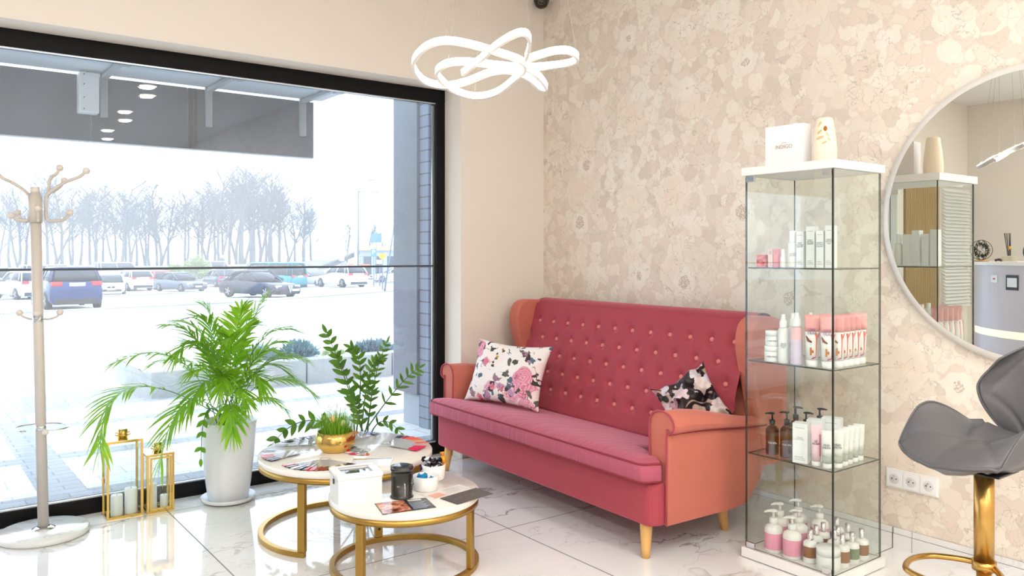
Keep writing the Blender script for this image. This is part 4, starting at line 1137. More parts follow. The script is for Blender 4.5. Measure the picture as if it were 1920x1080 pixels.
for k in range(12): q = [lerp4(p, .38 + k * .05, .88), lerp4(p, .41 + k * .05, .88), lerp4(p, .42 + k * .05, .96), lerp4(p, .40 + k * .05, .96)]; b.prism([(a.x, a.y) for a in q], .0031, .0034)
b.build('dot_row', ink, e)

# ------------------------------------------------------------------ lanterns and candles
def lantern(loc, rz, w_, d_, h, chim, label):
    e = empty('lantern', loc, rz, label, 'lantern'); t_ = .0105
    b = MB()
    for x in (0, w_ - t_):
        for y in (0, d_ - t_): b.box((x, y, 0), (x + t_, y + t_, h))
    for z in (0, h - t_):
        b.box((t_, 0, z), (w_ - t_, t_, z + t_)); b.box((t_, d_ - t_, z), (w_ - t_, d_, z + t_)); b.box((0, t_, z), (t_, d_ - t_, z + t_)); b.box((w_ - t_, t_, z), (w_, d_ - t_, z + t_))
    b.build('frame', gold, e)
    MB().box((.001, .001, .002), (w_ - .001, d_ - .001, .007)).build('base_plate', gold, e)
    MB().box((-.003, -.003, h), (w_ + .003, d_ + .003, h + .003)).build('top_plate', mat('pale_gold', (238, 222, 190), .12, 1), e)
    for (lo, hi) in (((t_, .004, t_), (w_ - t_, .006, h - t_)), ((t_, d_ - .006, t_), (w_ - t_, d_ - .004, h - t_)), ((.004, t_, t_), (.006, d_ - t_, h - t_)), ((w_ - .006, t_, t_), (w_ - .004, d_ - t_, h - t_))):
        MB().box(lo, hi).build('glass_pane', clear, e)
    MB().cyl((w_ / 2, d_ / 2, h + .003), chim, .045, 28).build('chimney', gold, e)
    MB().tube([(w_ / 2 + (chim + .012) * math.cos(q * PI / 14), d_ / 2 + .6 * (chim + .012) * math.sin(q * PI / 14), h + .022 + .006 * math.sin(q * PI / 14)) for q in range(28)], .003, 8, closed=True).build('carry_ring', gold, e)
    return e
lan1 = lantern((.770, 4.248, 0), R(-1), .162, .13, .372, .024, 'taller gold framed glass lantern by the window frame')
MB().box((-.012, .05, .17), (0, .062, .19)).build('latch', gold, lan1)
lan2 = lantern((.945, 4.232, 0), R(-1), .128, .125, .288, .021, 'shorter gold framed glass lantern with an inner door frame, right of the taller one')
b = MB(); w_, h = .128, .288
b.box((.014, -.004, .014), (.024, .0, h - .014)); b.box((w_ - .024, -.004, .014), (w_ - .014, 0, h - .014)); b.box((.024, -.004, .014), (w_ - .024, 0, .024)); b.box((.024, -.004, h - .024), (w_ - .024, 0, h - .014))
b.build('door_frame', gold, lan2)
MB().box((w_, .05, .12), (w_ + .01, .06, .135)).build('latch', gold, lan2)
wax = mat('white_wax', (236, 238, 240), .45); wax.node_tree.nodes['Principled BSDF'].inputs['Subsurface Weight'].default_value = .2
def candle(x, y, r, h, label, m=wax):
    e = empty('pillar_candle', (x, y, .0075), 0, label, 'candle')
    MB().lathe([(0, 0), (r * .96, 0), (r, .004), (r, h - .006), (r * .93, h), (r * .6, h - .004), (0, h - .005)], 32, caps=False).build('wax', m, e)
    MB().tube([(0, 0, h - .006), (.001, 0, h + .006)], .001, 5).build('wick', ink, e)
candle(.822, 4.292, .0275, .098, 'shorter left candle inside the taller lantern')
candle(.885, 4.290, .0285, .122, 'taller right candle inside the taller lantern')
candle(.900, 4.350, .017, .085, 'thin brown-tinted candle behind the other two in the taller lantern', mat('tan_wax', (206, 176, 140), .5))
candle(.982, 4.290, .023, .125, 'taller candle inside the shorter lantern')
candle(1.035, 4.278, .018, .065, 'short candle inside the shorter lantern')

# ------------------------------------------------------------------ palm in a white pot
pot_m = mat('pot_white', (236, 238, 242), .22)
pp = empty('potted_palm', (1.338, 4.225, 0), 0, 'bushy green parlour palm in a tall white pot standing in front of the window', 'plant')
MB().lathe([(0, .002), (.105, .002), (.128, .010), (.135, .030), (.131, .030), (.122, .013), (0, .010)], 56, caps=False).build('saucer', pot_m, pp)
MB().lathe([(0, .012), (.093, .012), (.100, .02), (.112, .10), (.128, .25), (.140, .40), (.144, .415), (.141, .418), (.135, .412), (.128, .36), (0, .36)], 64, caps=False).build('pot', pot_m, pp)
MB().lathe([(0, .372), (.128, .368)], 32, caps=False).build('soil', mat('soil', (54, 44, 38), .95), pp)
palm_m = leafmat('palm_green', (164, 208, 62), (84, 156, 34), .45); stem_m = mat('palm_stem', (96, 130, 52), .5)
def leaflet(b, p, d, n_, L, w_, droop=.25, nseg=5):
    """thin pointed leaf with a centre crease; p base, d direction, n_ surface normal"""
    d = d.normalized(); s_ = d.cross(n_).normalized(); n_ = s_.cross(d).normalized(); v = []; f = []
    for i in range(nseg + 1):
        q = i / nseg; wq = w_ * (math.sin(PI * min(1, q * .9 + .12)) ** .8) if i < nseg else w_ * .03
        c = p + d * L * q + Vector((0, 0, -1)) * droop * L * q * q
        v += [c - s_ * wq + n_ * wq * .25, c, c + s_ * wq + n_ * wq * .25]
    for i in range(nseg):
        a = i * 3; f += [(a, a + 1, a + 4, a + 3), (a + 1, a + 2, a + 5, a + 4)]
    b.add(v, f, smooth=True)
def frond(parent, p0, p1, p2, n, L, w_, m, seed, start=.35, droop=.3):
    rnd = random.Random(seed); p0, p1, p2 = Vector(p0), Vector(p1), Vector(p2)
    pts = bez(p0, p1 * 1.5 - (p0 + p2) * .25, p2, 24)
    b = MB().tube(pts, [.0028 * (1 - .75 * i / 24) for i in range(25)], 5)
    st_ = b.build('stem', stem_m, parent)
    lv = MB(); 
    for k in range(n):
        q = start + (1 - start) * (k + .5) / n; i = min(int(q * 24), 23); p = pts[i].lerp(pts[i + 1], q * 24 - i)
        t_ = (pts[i + 1] - pts[i]).normalized(); up = Vector((0, 0, 1)); s_ = t_.cross(up)
        s_ = s_.normalized() if s_.length > .15 else Vector((.8, -.6, 0))
        n_ = s_.cross(t_).normalized(); pr = 1 - .55 * abs((k + .5) / n - .4) * 1.2
        for sg in (-1, 1):
            ang = R(rnd.uniform(38, 55) - 18 * (k / n))
            d = (t_ * math.cos(ang) + s_ * sg * math.sin(ang) + n_ * rnd.uniform(.0, .28) + Vector([rnd.uniform(-.08, .08) for _ in range(3)]))
            leaflet(lv, p, d, n_, L * pr * rnd.uniform(.85, 1.1), w_ * rnd.uniform(.85, 1.1), droop * rnd.uniform(.6, 1.4))
    for a_ in (-.25, .0, .25): leaflet(lv, pts[-1], (pts[-1] - pts[-3]).normalized() + (Vector((.8, -.6, 0)) * a_), Vector((0, 0, 1)), L * .6, w_ * .8, droop)
    # keep every leaf on the room side of the glass
    lv.v = [(x, min(y, 4.432 - pp.location.y) if parent is pp else min(y, .29), z) for x, y, z in lv.v]
    lf = lv.build('frond', m, st_)
    return lf
def rel(p, o): return (p[0] - o[0], p[1] - o[1], p[2] - o[2])
PO = (1.338, 4.225, 0)
FR = [((1.30, 4.2, .72), (1.16, 4.14, .88), (1.06, 4.1, .80), 12, .11), ((1.36, 4.2, .66), (1.40, 4.2, .86), (1.46, 4.2, .90), 12, .11), ((1.36, 4.16, .66), (1.46, 4.1, .74), (1.58, 4.05, .66), 12, .11), ((1.30, 4.12, .66), (1.18, 4.02, .72), (1.08, 3.98, .56), 12, .12), ((1.32, 4.22, .7), (1.26, 4.2, .92), (1.16, 4.16, .96), 12, .11), ((1.36, 4.24, .68), (1.40, 4.26, .92), (1.43, 4.24, 1.0), 12, .11), ((1.34, 4.18, .66), (1.32, 4.1, .84), (1.28, 4.04, .86), 12, .11), ((1.36, 4.14, .6), (1.40, 4.04, .72), (1.42, 3.98, .62), 11, .10), ((.94, 4.05, .80), (.77, 4.0, .73), (.694, 3.98, .42), 15, .125), ((1.254, 4.2, .70), (1.073, 4.16, .82), (.80, 4.12, .775), 15, .10), ((1.16, 4.0, .74), (1.03, 3.95, .62), (.946, 3.95, .33), 14, .12),
      ((1.265, 4.15, .672), (1.187, 4.12, .866), (1.03, 4.1, .93), 13, .11), ((1.339, 4.28, .648), (1.27, 4.27, .84), (1.12, 4.25, .93), 12, .11), ((1.329, 4.2, .70), (1.28, 4.22, .90), (1.225, 4.24, 1.0), 10, .12), ((1.394, 4.28, .643), (1.437, 4.27, .88), (1.535, 4.25, 1.03), 13, .12),
      ((1.36, 4.15, .70), (1.43, 4.08, .87), (1.585, 4.02, .885), 13, .11), ((1.38, 4.15, .62), (1.49, 4.12, .76), (1.68, 4.1, .72), 14, .11), ((1.36, 4.1, .62), (1.504, 4.02, .69), (1.68, 3.98, .56), 14, .11), ((1.34, 4.06, .54), (1.42, 3.99, .60), (1.535, 3.96, .49), 9, .085),
      ((1.30, 4.06, .50), (1.26, 3.98, .60), (1.265, 3.93, .43), 12, .10), ((1.32, 4.1, .60), (1.25, 4.0, .76), (1.10, 3.96, .72), 13, .11), ((1.35, 4.2, .60), (1.36, 4.18, .86), (1.37, 4.12, .98), 12, .12), ((1.37, 4.16, .60), (1.42, 4.06, .80), (1.50, 4.0, .78), 12, .10),
      ((1.33, 4.12, .55), (1.27, 4.02, .74), (1.22, 3.95, .64), 12, .11), ((1.33, 4.22, .6), (1.20, 4.26, .76), (1.00, 4.24, .74), 13, .10), ((1.37, 4.22, .6), (1.50, 4.24, .78), (1.62, 4.24, .80), 12, .10), ((1.32, 4.14, .6), (1.22, 4.08, .84), (1.12, 4.04, .84), 12, .10), ((1.35, 4.1, .52), (1.30, 4.0, .68), (1.33, 3.94, .56), 10, .09)]
for i, (a, b_, c, n_, L) in enumerate(FR):
    ang = i * 2.4; base_ = (.05 * math.cos(ang), .05 * math.sin(ang) * .8, .37)
    mid = tuple((Vector(rel(a, PO)) * .25 + Vector(rel(b_, PO)) * .75))
    frond(pp, base_, mid, rel(c, PO), n_ + 5, L * 1.5, .0076, palm_m, i, .33)
zz_m = leafmat('zz_green', (58, 112, 32), (28, 70, 22), .26)
def zz(parent, p0, p1, p2, n, L, w_, m, seed, start=.35, alt=False):
    rnd = random.Random(seed); pts = bez(p0, Vector(p1) * 2 - (Vector(p0) + Vector(p2)) * .5, p2, 20)
    st_ = MB().tube(pts, [.0048 * (1 - .7 * i / 20) for i in range(21)], 6).build('stem', mat('zz_stem', (78, 112, 52), .5), parent); lv = MB()
    for k in range(n):
        q = start + (1 - start) * (k + .4) / n; i = min(int(q * 20), 19); p = pts[i].lerp(pts[i + 1], q * 20 - i); t_ = (pts[i + 1] - pts[i]).normalized()
        s_ = t_.cross(Vector((.6, .8, 0))).normalized(); n_ = Vector((-.6, -.8, .25)).normalized()
        for sg in (-1, 1):
            ang = R(rnd.uniform(40, 58)); d = t_ * math.cos(ang) + s_ * sg * math.sin(ang) + n_ * rnd.uniform(-.2, .5)
            leaflet(lv, p, d, (n_ + Vector([rnd.uniform(-.5, .5) for _ in range(3)])).normalized(), L * rnd.uniform(.8, 1.1) * (1 - .25 * k / n), w_, .06, 6)
    leaflet(lv, pts[-1], pts[-1] - pts[-2], Vector((-.6, -.8, .1)), L * .8, w_ * .8, .0, 6)
    lv.v = [(x, min(y, 4.43 - parent.location.y), z) for x, y, z in lv.v]
    return lv.build('leaflets', m, st_)
zz(pp, (-.03, -.10, .40), rel((1.17, 4.0, .52), PO), rel((1.125, 3.96, .30), PO), 5, .05, .012, leafmat('sprig_green', (96, 160, 40), (60, 120, 30)), 77, .4)
ZO = (2.04, 4.13, 0)
zp = empty('potted_zz_plant', ZO, 0, 'plant with long glossy-leaved stems in a white pot behind the larger table', 'plant')
MB().lathe([(0, .0), (.075, .0), (.082, .008), (.108, .20), (.112, .225), (.106, .225), (.098, .19), (0, .19)], 48, caps=False).build('pot', pot_m, zp)
MB().lathe([(0, .20), (.1, .197)], 24, caps=False).build('soil', MATS['soil'], zp)
ZS = [((1.934, 4.1, .584), (1.815, 4.08, .85), 8, .075, .017), ((2.025, 4.1, .60), (1.96, 4.08, .76), 8, .07, .015), ((2.08, 4.12, .56), (2.14, 4.1, .68), 8, .065, .013), ((2.13, 4.15, .52), (2.215, 4.15, .765), 9, .06, .010), ((2.185, 4.02, .495), (2.339, 4.0, .625), 7, .075, .011), ((1.72, 4.02, .40), (1.478, 3.98, .315), 6, .075, .018),
      ((2.119, 4.04, .34), (2.226, 4.0, .27), 4, .06, .013), ((1.99, 4.15, .5), (1.90, 4.14, .70), 6, .07, .015), ((2.06, 4.05, .42), (2.03, 4.0, .58), 6, .07, .015), ((1.98, 4.02, .38), (1.93, 3.98, .50), 6, .07, .016)]
for i, (b_, c, n_, L, w_) in enumerate(ZS):
    a = i * 2.1; zz(zp, (.04 * math.cos(a), .04 * math.sin(a), .19), rel(b_, ZO), rel(c, ZO), n_, L, w_ * .8, zz_m, 100 + i, .35)

# ------------------------------------------------------------------ coat stand
cs = empty('coat_stand', (.502, 4.205, 0), 0, 'beige metal coat stand with ball-tipped hooks on a round white marble base', 'coat stand')
beige = mat('beige_enamel', (208, 199, 190), .35)
mb_, t = nmat('base_marble', rgb=(226, 228, 226), rough=.15)
v = t.coords(); t.color(t.mix(t.math('MULTIPLY', t.math('GREATER_THAN', t.noise(v, 9, 4, .6, 1), .56), .35), lin((232, 234, 232)), lin((206, 186, 162))))
MB().lathe([(0, .001), (.180, .001), (.186, .008), (.186, .022), (.180, .030), (0, .031)], 64, caps=False).build('marble_base', mb_, cs)
MB().lathe([(0, .031), (.047, .031), (.047, .034), (.03, .040), (.026, .041)], 40, caps=False).build('flange', chrome, cs)
tx = -.0215
def pc(z): return Vector((tx * z, 0, z))
MB().tube([pc(.036), pc(1.55)], .0225, 28).build('pole', beige, cs)
MB().tube([pc(1.545), pc(1.575)], .019, 24).build('pole_cap', mat('beige_light', (222, 214, 204), .3), cs)
MB().tube([pc(1.415), pc(1.535)], .0275, 24).build('hook_bracket', beige, cs)
rdir = Vector((.7996, -.6006, 0)); fdir = Vector((.6006, .7996, 0))
def hook(points, ball_r, r, name='hook'):
    p = spline([tuple(q) for q in points], 6); h_ = MB().tube(p, r, 10).build(name, beige, cs)
    MB().ball(p[-1], ball_r, 18, 12).build('ball_tip', mat('ball_cream', (222, 212, 202), .35), h_)
def P(lat, dep, z): return tuple(rdir * (lat + tx * z * .8) + fdir * dep + Vector((0, 0, z)))
for (dl, dd, L, zt_) in ((-1, -.15, .172, 1.645), (.42, .5, .095, 1.672), (1, .2, .205, 1.655), (.62, .78, .115, 1.615)):
    n_ = math.hypot(dl, dd); u_, w_ = dl / n_, dd / n_
    hook([P(u_ * .033, w_ * .033, 1.43), P(u_ * .034, w_ * .034, 1.52), P(u_ * .045, w_ * .045, 1.55), P(u_ * L * .55, w_ * L * .55, zt_ - .055), P(u_ * L * .85, w_ * L * .85, zt_ - .028), P(u_ * L, w_ * L, zt_)], .016, .0074)
for (dl, dd, L, zt_) in ((-1, .1, .10, 1.462), (-.8, -.6, .105, 1.445), (.5, -.87, .055, 1.478), (1, .1, .138, 1.462)):
    n_ = math.hypot(dl, dd); u_, w_ = dl / n_, dd / n_
    hook([P(u_ * .033, w_ * .033, 1.47), P(u_ * .036, w_ * .036, 1.435), P(u_ * .055, w_ * .055, 1.423), P(u_ * L * .8, w_ * L * .8, 1.43), P(u_ * L, w_ * L, zt_)], .0155, .0074)
MB().tube([pc(.968), pc(.995)], .0235, 24).build('chrome_collar', chrome, cs)
for (dl, dd, L, zt_) in ((-1, 0, .092, 1.008), (1, 0, .092, 1.010), (.35, -.93, .05, 1.008)):
    hook([P(dl * .02, dd * .02, .980), P(dl * L * .5, dd * L * .5, .980), P(dl * L * .85, dd * L * .85, .992), P(dl * L, dd * L, zt_)], .0145, .005)
MB().tube([pc(.478), pc(.500)], .0235, 24).build('chrome_collar', chrome, cs)
ring_ = [P(.118 * math.cos(R(q)), .09 * math.sin(R(q)), .489) for q in range(-60, 262, 8)]
MB().tube(ring_, .0042, 8).build('umbrella_ring', chrome, cs)
MB().ball(P(.062, -.078, .483), .0135, 16, 10).build('ring_stop_ball', MATS['ball_cream'], cs)

# ------------------------------------------------------------------ glass display cabinet
CX0, CX1, CY0, CY1, CT = 2.815, 3.185, 1.715, 2.14, 1.635
dc = empty('display_cabinet', ((CX0 + CX1) / 2, (CY0 + CY1) / 2, 0), 0, 'tall glass display cabinet with white base and top, filled with cosmetics', 'cabinet')
def lc(x, y, z): return (x - (CX0 + CX1) / 2, y - (CY0 + CY1) / 2, z)
def cbx(x0, y0, z0, x1, y1, z1): return MB().box(lc(x0, y0, z0), lc(x1, y1, z1))
cbx(CX0, CY0, .004, CX1, CY1, .042).build('base_board', white_paint, dc, bevel=.001)
cbx(CX0, CY0, 1.602, CX1, CY1, CT).build('top_board', white_paint, dc, bevel=.001)
gx0, gx1, gy0, gy1, gz0, gz1 = CX0 + .012, CX1 - .012, CY0 + .012, CY1 - .012, .0425, 1.6015
def pane(x0, y0, z0, x1, y1, z1, name, thin, par=dc):
    """glass sheet: clear on its two big faces, dark green on its narrow edges"""
    a, b = lc(x0, y0, z0), lc(x1, y1, z1); m = MB().box(a, b)
    # face order: bottom, top, -y, +x, +y, -x
    big = {'x': (3, 5), 'y': (2, 4), 'z': (0, 1)}[thin]
    m.mi = [0 if i in big else 1 for i in range(6)]
    return m.build(name, [clear, glass_edge], par)
door = pane(gx0 - .0005, gy0, gz0 + .004, gx0 + .0045, gy1, gz1 - .004, 'glass_door', 'x')
pane(gx0 + .006, gy0, gz0, gx1, gy0 + .005, gz1, 'side_glass', 'y')
pane(gx0 + .006, gy1 - .005, gz0, gx1, gy1, gz1, 'side_glass', 'y')
pane(gx1 - .005, gy0 + .006, gz0, gx1, gy1 - .006, gz1, 'back_glass', 'x')
for z in (.440, .829, 1.218): pane(gx0 + .012, gy0 + .0055, z - .005, gx1 - .006, gy1 - .0055, z, 'glass_shelf', 'z')
for z in (.440, .829, 1.218):
    for y in (gy0 + .0055, gy1 - .0055):
        for x in (gx0 + .06, gx1 - .06):
            s_ = 1 if y < 2 else -1
            MB().cyl(lc(x, y, z - .0085), .005, .003, 10).build('shelf_clip', chrome, dc)
for z in (gz1 - .026, gz0 + .004):
    for y, s_ in ((gy1 - .045, 1), (gy0 + .005, 0)):
        cbx(gx0 - .003, y, z, gx0 + .007, y + .04, z + .022).build('door_hinge', chrome, door, bevel=.001)
cbx(gx0 - .001, gy0 - .001, gz0 + .002, gx0 + .0055, gy0 + .0045, gz1 - .002).build('corner_edge', mat('dark_edge', (28, 30, 30), .2), dc)

# ------------------------------------------------------------------ cosmetics
def cosm(name, x, y, z, label, cat, rz=None, group=None):
    # fronts look back toward the camera
    return empty(name, (x, y, z), (math.atan2(-y, -x) if rz is None else rz), label, cat, group)
FX = Matrix.Rotation(PI / 2, 4, 'Z') @ Matrix.Rotation(PI / 2, 4, 'X')   # text plane facing +x
pinkl = mat('pink_label', (240, 160, 186), .4); pinkb = mat('blush_plastic', (244, 196, 200), .3); lilacb = mat('lilac_plastic', (222, 206, 226), .3)
amber = glassy('amber_glass', (.55, .30, .08), body=(92, 50, 16), body_f=.55, base=.06)
txt_grey = mat('text_grey', (104, 106, 112), .6); txt_w = mat('text_white', (226, 214, 190), .5)
def carton(x, y, z, w_, d_, h, m, label, lines=None, lz=.6, ls=.011, tm=None, rz=R(186), bars=True):
    e = cosm('carton', x, y, z, label, 'box', rz)
    MB().box((-d_ / 2, -w_ / 2, 0), (d_ / 2, w_ / 2, h)).build('carton_body', m, e, bevel=.0008)
    if lines: text('print_text', lines, ls, tm or txt_grey, e, Matrix.Translation((d_ / 2 + .0002, 0, h * lz)) @ FX)
    if bars:
        b = MB()
        for k in range(3): b.box((d_ / 2, -w_ * .36, h * .08 + k * .006), (d_ / 2 + .0003, w_ * (.36 - .08 * k), h * .08 + k * .006 + .002))
        b.box((d_ / 2, -w_ * .3, h * .88), (d_ / 2 + .0003, w_ * .3, h * .88 + .002))
        b.build('small_print', mat('print_pale', (170, 172, 178), .6), e)
    return e
wcard = mat('white_card', (240, 240, 242), .5)
z1 = 1.2185
red_c, t = nmat('red_floral_card', rgb=(214, 60, 66), rough=.4)
v = t.coords(); t.color(t.ramp(t.noise(v, 60, 3), [(.36, (150, 24, 34)), (.46, (222, 70, 76)), (.62, (240, 140, 134))]))
carton(2.98, 2.152, z1, .046, .03, .052, red_c, 'small red floral carton at the left end of the top glass shelf', bars=False)
carton(2.98, 2.114 - .008, z1, .022, .03, .077, mat('pale_pink_card', (240, 206, 204), .5), 'pale pink narrow carton beside the red floral carton', 'EYE\nGEL', .78, .007)
carton(2.98, 2.08, z1, .022, .03, .077, mat('pink_card', (238, 150, 156), .5), 'deeper pink narrow carton left of the small white bottle', 'LIP', .78, .007)
def cap_bottle(x, y, z, r, h, hc, m, mc, label, lines=None, ls=.008, rc=None):
    e = cosm('cosmetic_bottle', x, y, z, label, 'bottle'); rc = rc or r * .72
    MB().lathe([(0, 0), (r * .94, 0), (r, .003), (r, h - .006), (r * .92, h), (rc * .9, h + .001)], 32, caps=False).build('bottle_body', m, e)
    MB().lathe([(rc, h + .0015), (rc, h + hc - .003), (rc * .93, h + hc), (0, h + hc)], 28, caps=False).build('cap', mc, e)
    if lines: text('print_text', lines, ls, txt_grey, e, Matrix.Translation((r + .0006, 0, h * .5)) @ FX, ext=.0004)
    return e
cap_bottle(2.97, 2.045, z1, .0115, .045, .030, wht_plastic, wht_plastic, 'short white bottle with white cap between the pink cartons and the tall white bottle')
cap_bottle(2.98, 2.005, z1, .0195, .105, .048, wht_plastic, mat('cap_white', (246, 246, 246), .2), 'tall white bottle with a wide white cap on the top glass shelf', 'HAND\n& NAIL', .008)
for i, (yy, w_, h, ln_, lb_) in enumerate(((1.962, .032, .150, 'FAST\nLIFTING\nSERUM', 'white slim carton next to the tall white bottle on the top shelf'), (1.914, .036, .168, 'DAILY\nLIFTING\nCREAM', 'taller white slim carton, second from the white bottle on the top shelf'), (1.871, .032, .150, 'NIGHT\nLIFTING\nCREAM', 'white slim carton with paler print, third from the white bottle on the top shelf'), (1.829, .034, .170, 'DAILY\nDETOX\nGEL', 'white slim carton nearest the cabinet corner on the top shelf'))):
    carton(2.98, yy, z1, w_, .034, h, wcard, lb_, ln_, .62, .0085, ink if i != 2 else txt_grey)
def jar(x, y, z, r, h, hl, label, lines=None, m=wht_plastic):
    e = cosm('cosmetic_jar', x, y, z, label, 'jar')
    MB().lathe([(0, 0), (r * .95, 0), (r, .003), (r, h - hl - .001), (r * .95, h - hl)], 40, caps=False).build('jar_body', m, e)
    MB().lathe([(0, h - hl + .0005), (r * 1.01, h - hl + .0005), (r * 1.01, h - .003), (r * .97, h), (0, h)], 40, caps=False).build('lid', mat('cap_white', (246, 246, 246), .2), e)
    if lines: text('print_text', lines, .0085, txt_grey, e, Matrix.Translation((r + .0006, 0, h * .35)) @ FX, ext=.0006)
    return e
z2 = .8295
jar(2.873, 2.030, z2, .031, .064, .022, 'white jar at the left of the second shelf, lower of the stacked pair', 'PEEL MASK')
jar(2.876, 2.030, z2 + .0645, .029, .063, .022, 'white jar stacked on top of another at the left of the second shelf', 'CARE MASK')
def spray(x, y, z, r, h, m, label, lines=None, m2=None, capm=None):
    e = cosm('spray_bottle', x, y, z, label, 'bottle')
    if m2: MB().lathe([(0, 0), (r * .95, 0), (r, .004), (r, h * .48)], 32, caps=False).build('bottle_base', m2, e); z0 = h * .48
    else: z0 = 0
    MB().lathe([(0 if not z0 else r, z0), (r * .95 if not z0 else r, z0), (r, z0 + .004), (r, h * .72 - .008), (r * .8, h * .72), (r * .5, h * .73)], 32, caps=False).build('bottle_body', m, e)
    MB().lathe([(r * .72, h * .732), (r * .70, h * .86), (r * .42, h * .90), (r * .36, h), (0, h)], 28, caps=False).build('spray_cap', capm or wht_plastic, e)
    if lines: text('print_text', lines, .008, txt_grey, e, Matrix.Translation((r + .0006, 0, h * .36)) @ FX, ext=.0004)
    return e
spray(2.872, 1.976, z2, .0205, .198, wht_plastic, 'white spray bottle beside the stacked jars on the second shelf', 'SPICE\nBODY\nMIST')
spray(2.95, 1.985, z2, .018, .198, wht_plastic, 'white spray bottle standing half behind the pink one on the second shelf', 'CARE\nBODY')
spray(2.872, 1.914, z2, .0235, .150 / .72, pinkb, 'pink and lilac bottle with a spray top in the middle of the second shelf', None, lilacb)
spray(2.955, 1.905, z2, .020, .205, wht_plastic, 'white-capped bottle hidden behind the pink and lilac one on the second shelf')
tube_w = mat('tube_white', (243, 242, 242), .3); tube_p = mat('tube_pink', (240, 172, 172), .3); clearish = glassy('clear_gel', (.93, .95, .92), body=(222, 228, 218), body_f=.45)
def tube(x, y, z, w_, h, label, rz=None, top=tube_w, cap=tube_w, capf=.14, gel=None, lines=None, art=False, group=None, tm=None):
    e = cosm('cosmetic_tube', x, y, z, label, 'tube', rz, group)
    c_ = h * capf; r = w_ * .40
    MB().lathe([(0, 0), (r * .92, 0), (r, .003), (r, c_ - .001)], 28, caps=True).build('cap', cap, e)
    def sec(f_): # round at the cap, flat and wide at the crimp
        rx = (w_ * .40) * (1 - f_) + (w_ * .5) * f_; ry = (w_ * .40) * (1 - f_ ** 1.3) + .0012; z_ = c_ + (h - c_) * f_
        return [(ry * math.cos(q * PI / 12), rx * math.sin(q * PI / 12), z_) for q in range(24)]
    if gel:
        MB().loft([sec(0), sec(.1), sec(.22)]).build('gel_window', gel, e)
        st_ = .2205
    else: st_ = .0
    MB().loft([sec(st_), sec(.35), sec(.5), sec(.62)] if art else [sec(st_), sec(.4), sec(.7), sec(.92), sec(1)]).build('tube_body', tube_w if art else top, e)
    if art: MB().loft([sec(.6205), sec(.75), sec(.92), sec(1)]).build('tube_top', top, e)
    def front(f_, off, zz): 
        rx = (w_ * .40) * (1 - f_) + (w_ * .5) * f_; ry = (w_ * .40) * (1 - f_ ** 1.3) + .0012
        return ry * math.sqrt(max(0, 1 - (off / rx) ** 2))
    if lines:
        f_ = .52 if not art else .62; text('print_text', lines, w_ * (.26 if not art else .25), tm or (ink if not art else txt_grey), e, Matrix.Translation((front(f_ - .08, 0, 0) + .0012, w_ * -.02, c_ + (h - c_) * f_)) @ Matrix.Rotation(R(-2), 4, 'Y') @ FX, ext=.0006)
    if art:
        b = MB(); zc = lambda f_: c_ + (h - c_) * f_
        # dancer's leg print: long leg, knee bend, pointed shoe
        pts = [(w_ * .26, .58), (w_ * .28, .42), (w_ * .26, .22), (w_ * .24, .06)]
        b.tube([(front(f_, o_, 0) + .0006, o_, zc(f_)) for o_, f_ in pts], [w_ * .07, w_ * .05, w_ * .035, w_ * .02], 6)
        b.tube([(front(.5, w_ * .28, 0) + .0006, w_ * .28, zc(.46)), (front(.6, w_ * .4, 0) + .0006, w_ * .42, zc(.56)), (front(.65, w_ * .45, 0), w_ * .47, zc(.60))], [w_ * .05, w_ * .04, w_ * .02], 6)
        b.build('leg_print', mat('coral_print', (232, 120, 108), .5), e)
        b = MB().tube([(front(.05, w_ * .2, 0) + .0008, w_ * .24, zc(.06)), (front(.04, 0, 0) + .0008, w_ * .08, zc(.04)), (front(.03, 0, 0) + .0008, -w_ * .04, zc(.02))], [w_ * .03, w_ * .05, w_ * .02], 6); b.build('shoe_print', mat('rose_print', (206, 70, 110), .5), e)
        b = MB().tube([(front(.42, w_ * .38, 0) + .0008, -w_ * .38, zc(.52)), (front(.4, w_ * .25, 0) + .0008, -w_ * .26, zc(.43)), (front(.36, 0, 0) + .0008, -w_ * .02, zc(.385))], [w_ * .03, w_ * .09, w_ * .05], 6); b.build('pump_print', mat('brown_print', (140, 80, 50), .5), e)
        b = MB(); b.box((front(.15, 0, 0), -w_ * .14, zc(.10)), (front(.15, 0, 0) + .0015, -w_ * .03, zc(.27))); b.box((front(.15, 0, 0), -w_ * .03, zc(.15)), (front(.15, 0, 0) + .0015, w_ * .1, zc(.21))); b.build('foot_file_print', mat('ochre_print', (196, 120, 56), .5), e)
    return e
for i, (x, y, lb_) in enumerate(((2.868, 1.842, 'pink and white foot cream tube beside the pink bottle on the second shelf'), (2.872, 1.777, 'pink and white foot cream tube nearest the cabinet corner on the second shelf'), (2.925, 1.765, 'pink and white tube, second in the row along the cabinet side glass'), (2.970, 1.768, 'pink and white tube, third in the row along the cabinet side glass'), (3.014, 1.771, 'pink and white tube, fourth in the row along the cabinet side glass'), (3.060, 1.774, 'pink and white tube, fifth in the row along the cabinet side glass'), (3.108, 1.777, 'pink and white tube at the far end of the row along the side glass'), (2.95, 1.83, 'pink and white tube half hidden behind the two front foot cream tubes'))):
    tube(x, y, z2, .058 if i < 2 or i == 7 else .05, .205, lb_, top=tube_p, lines='ORE\nTRAP' if i < 2 else None, art=True, tm=mat('mauve_text', (150, 110, 150), .5) if i < 2 else None, rz=None if i < 2 else R(212))
z3 = .4405
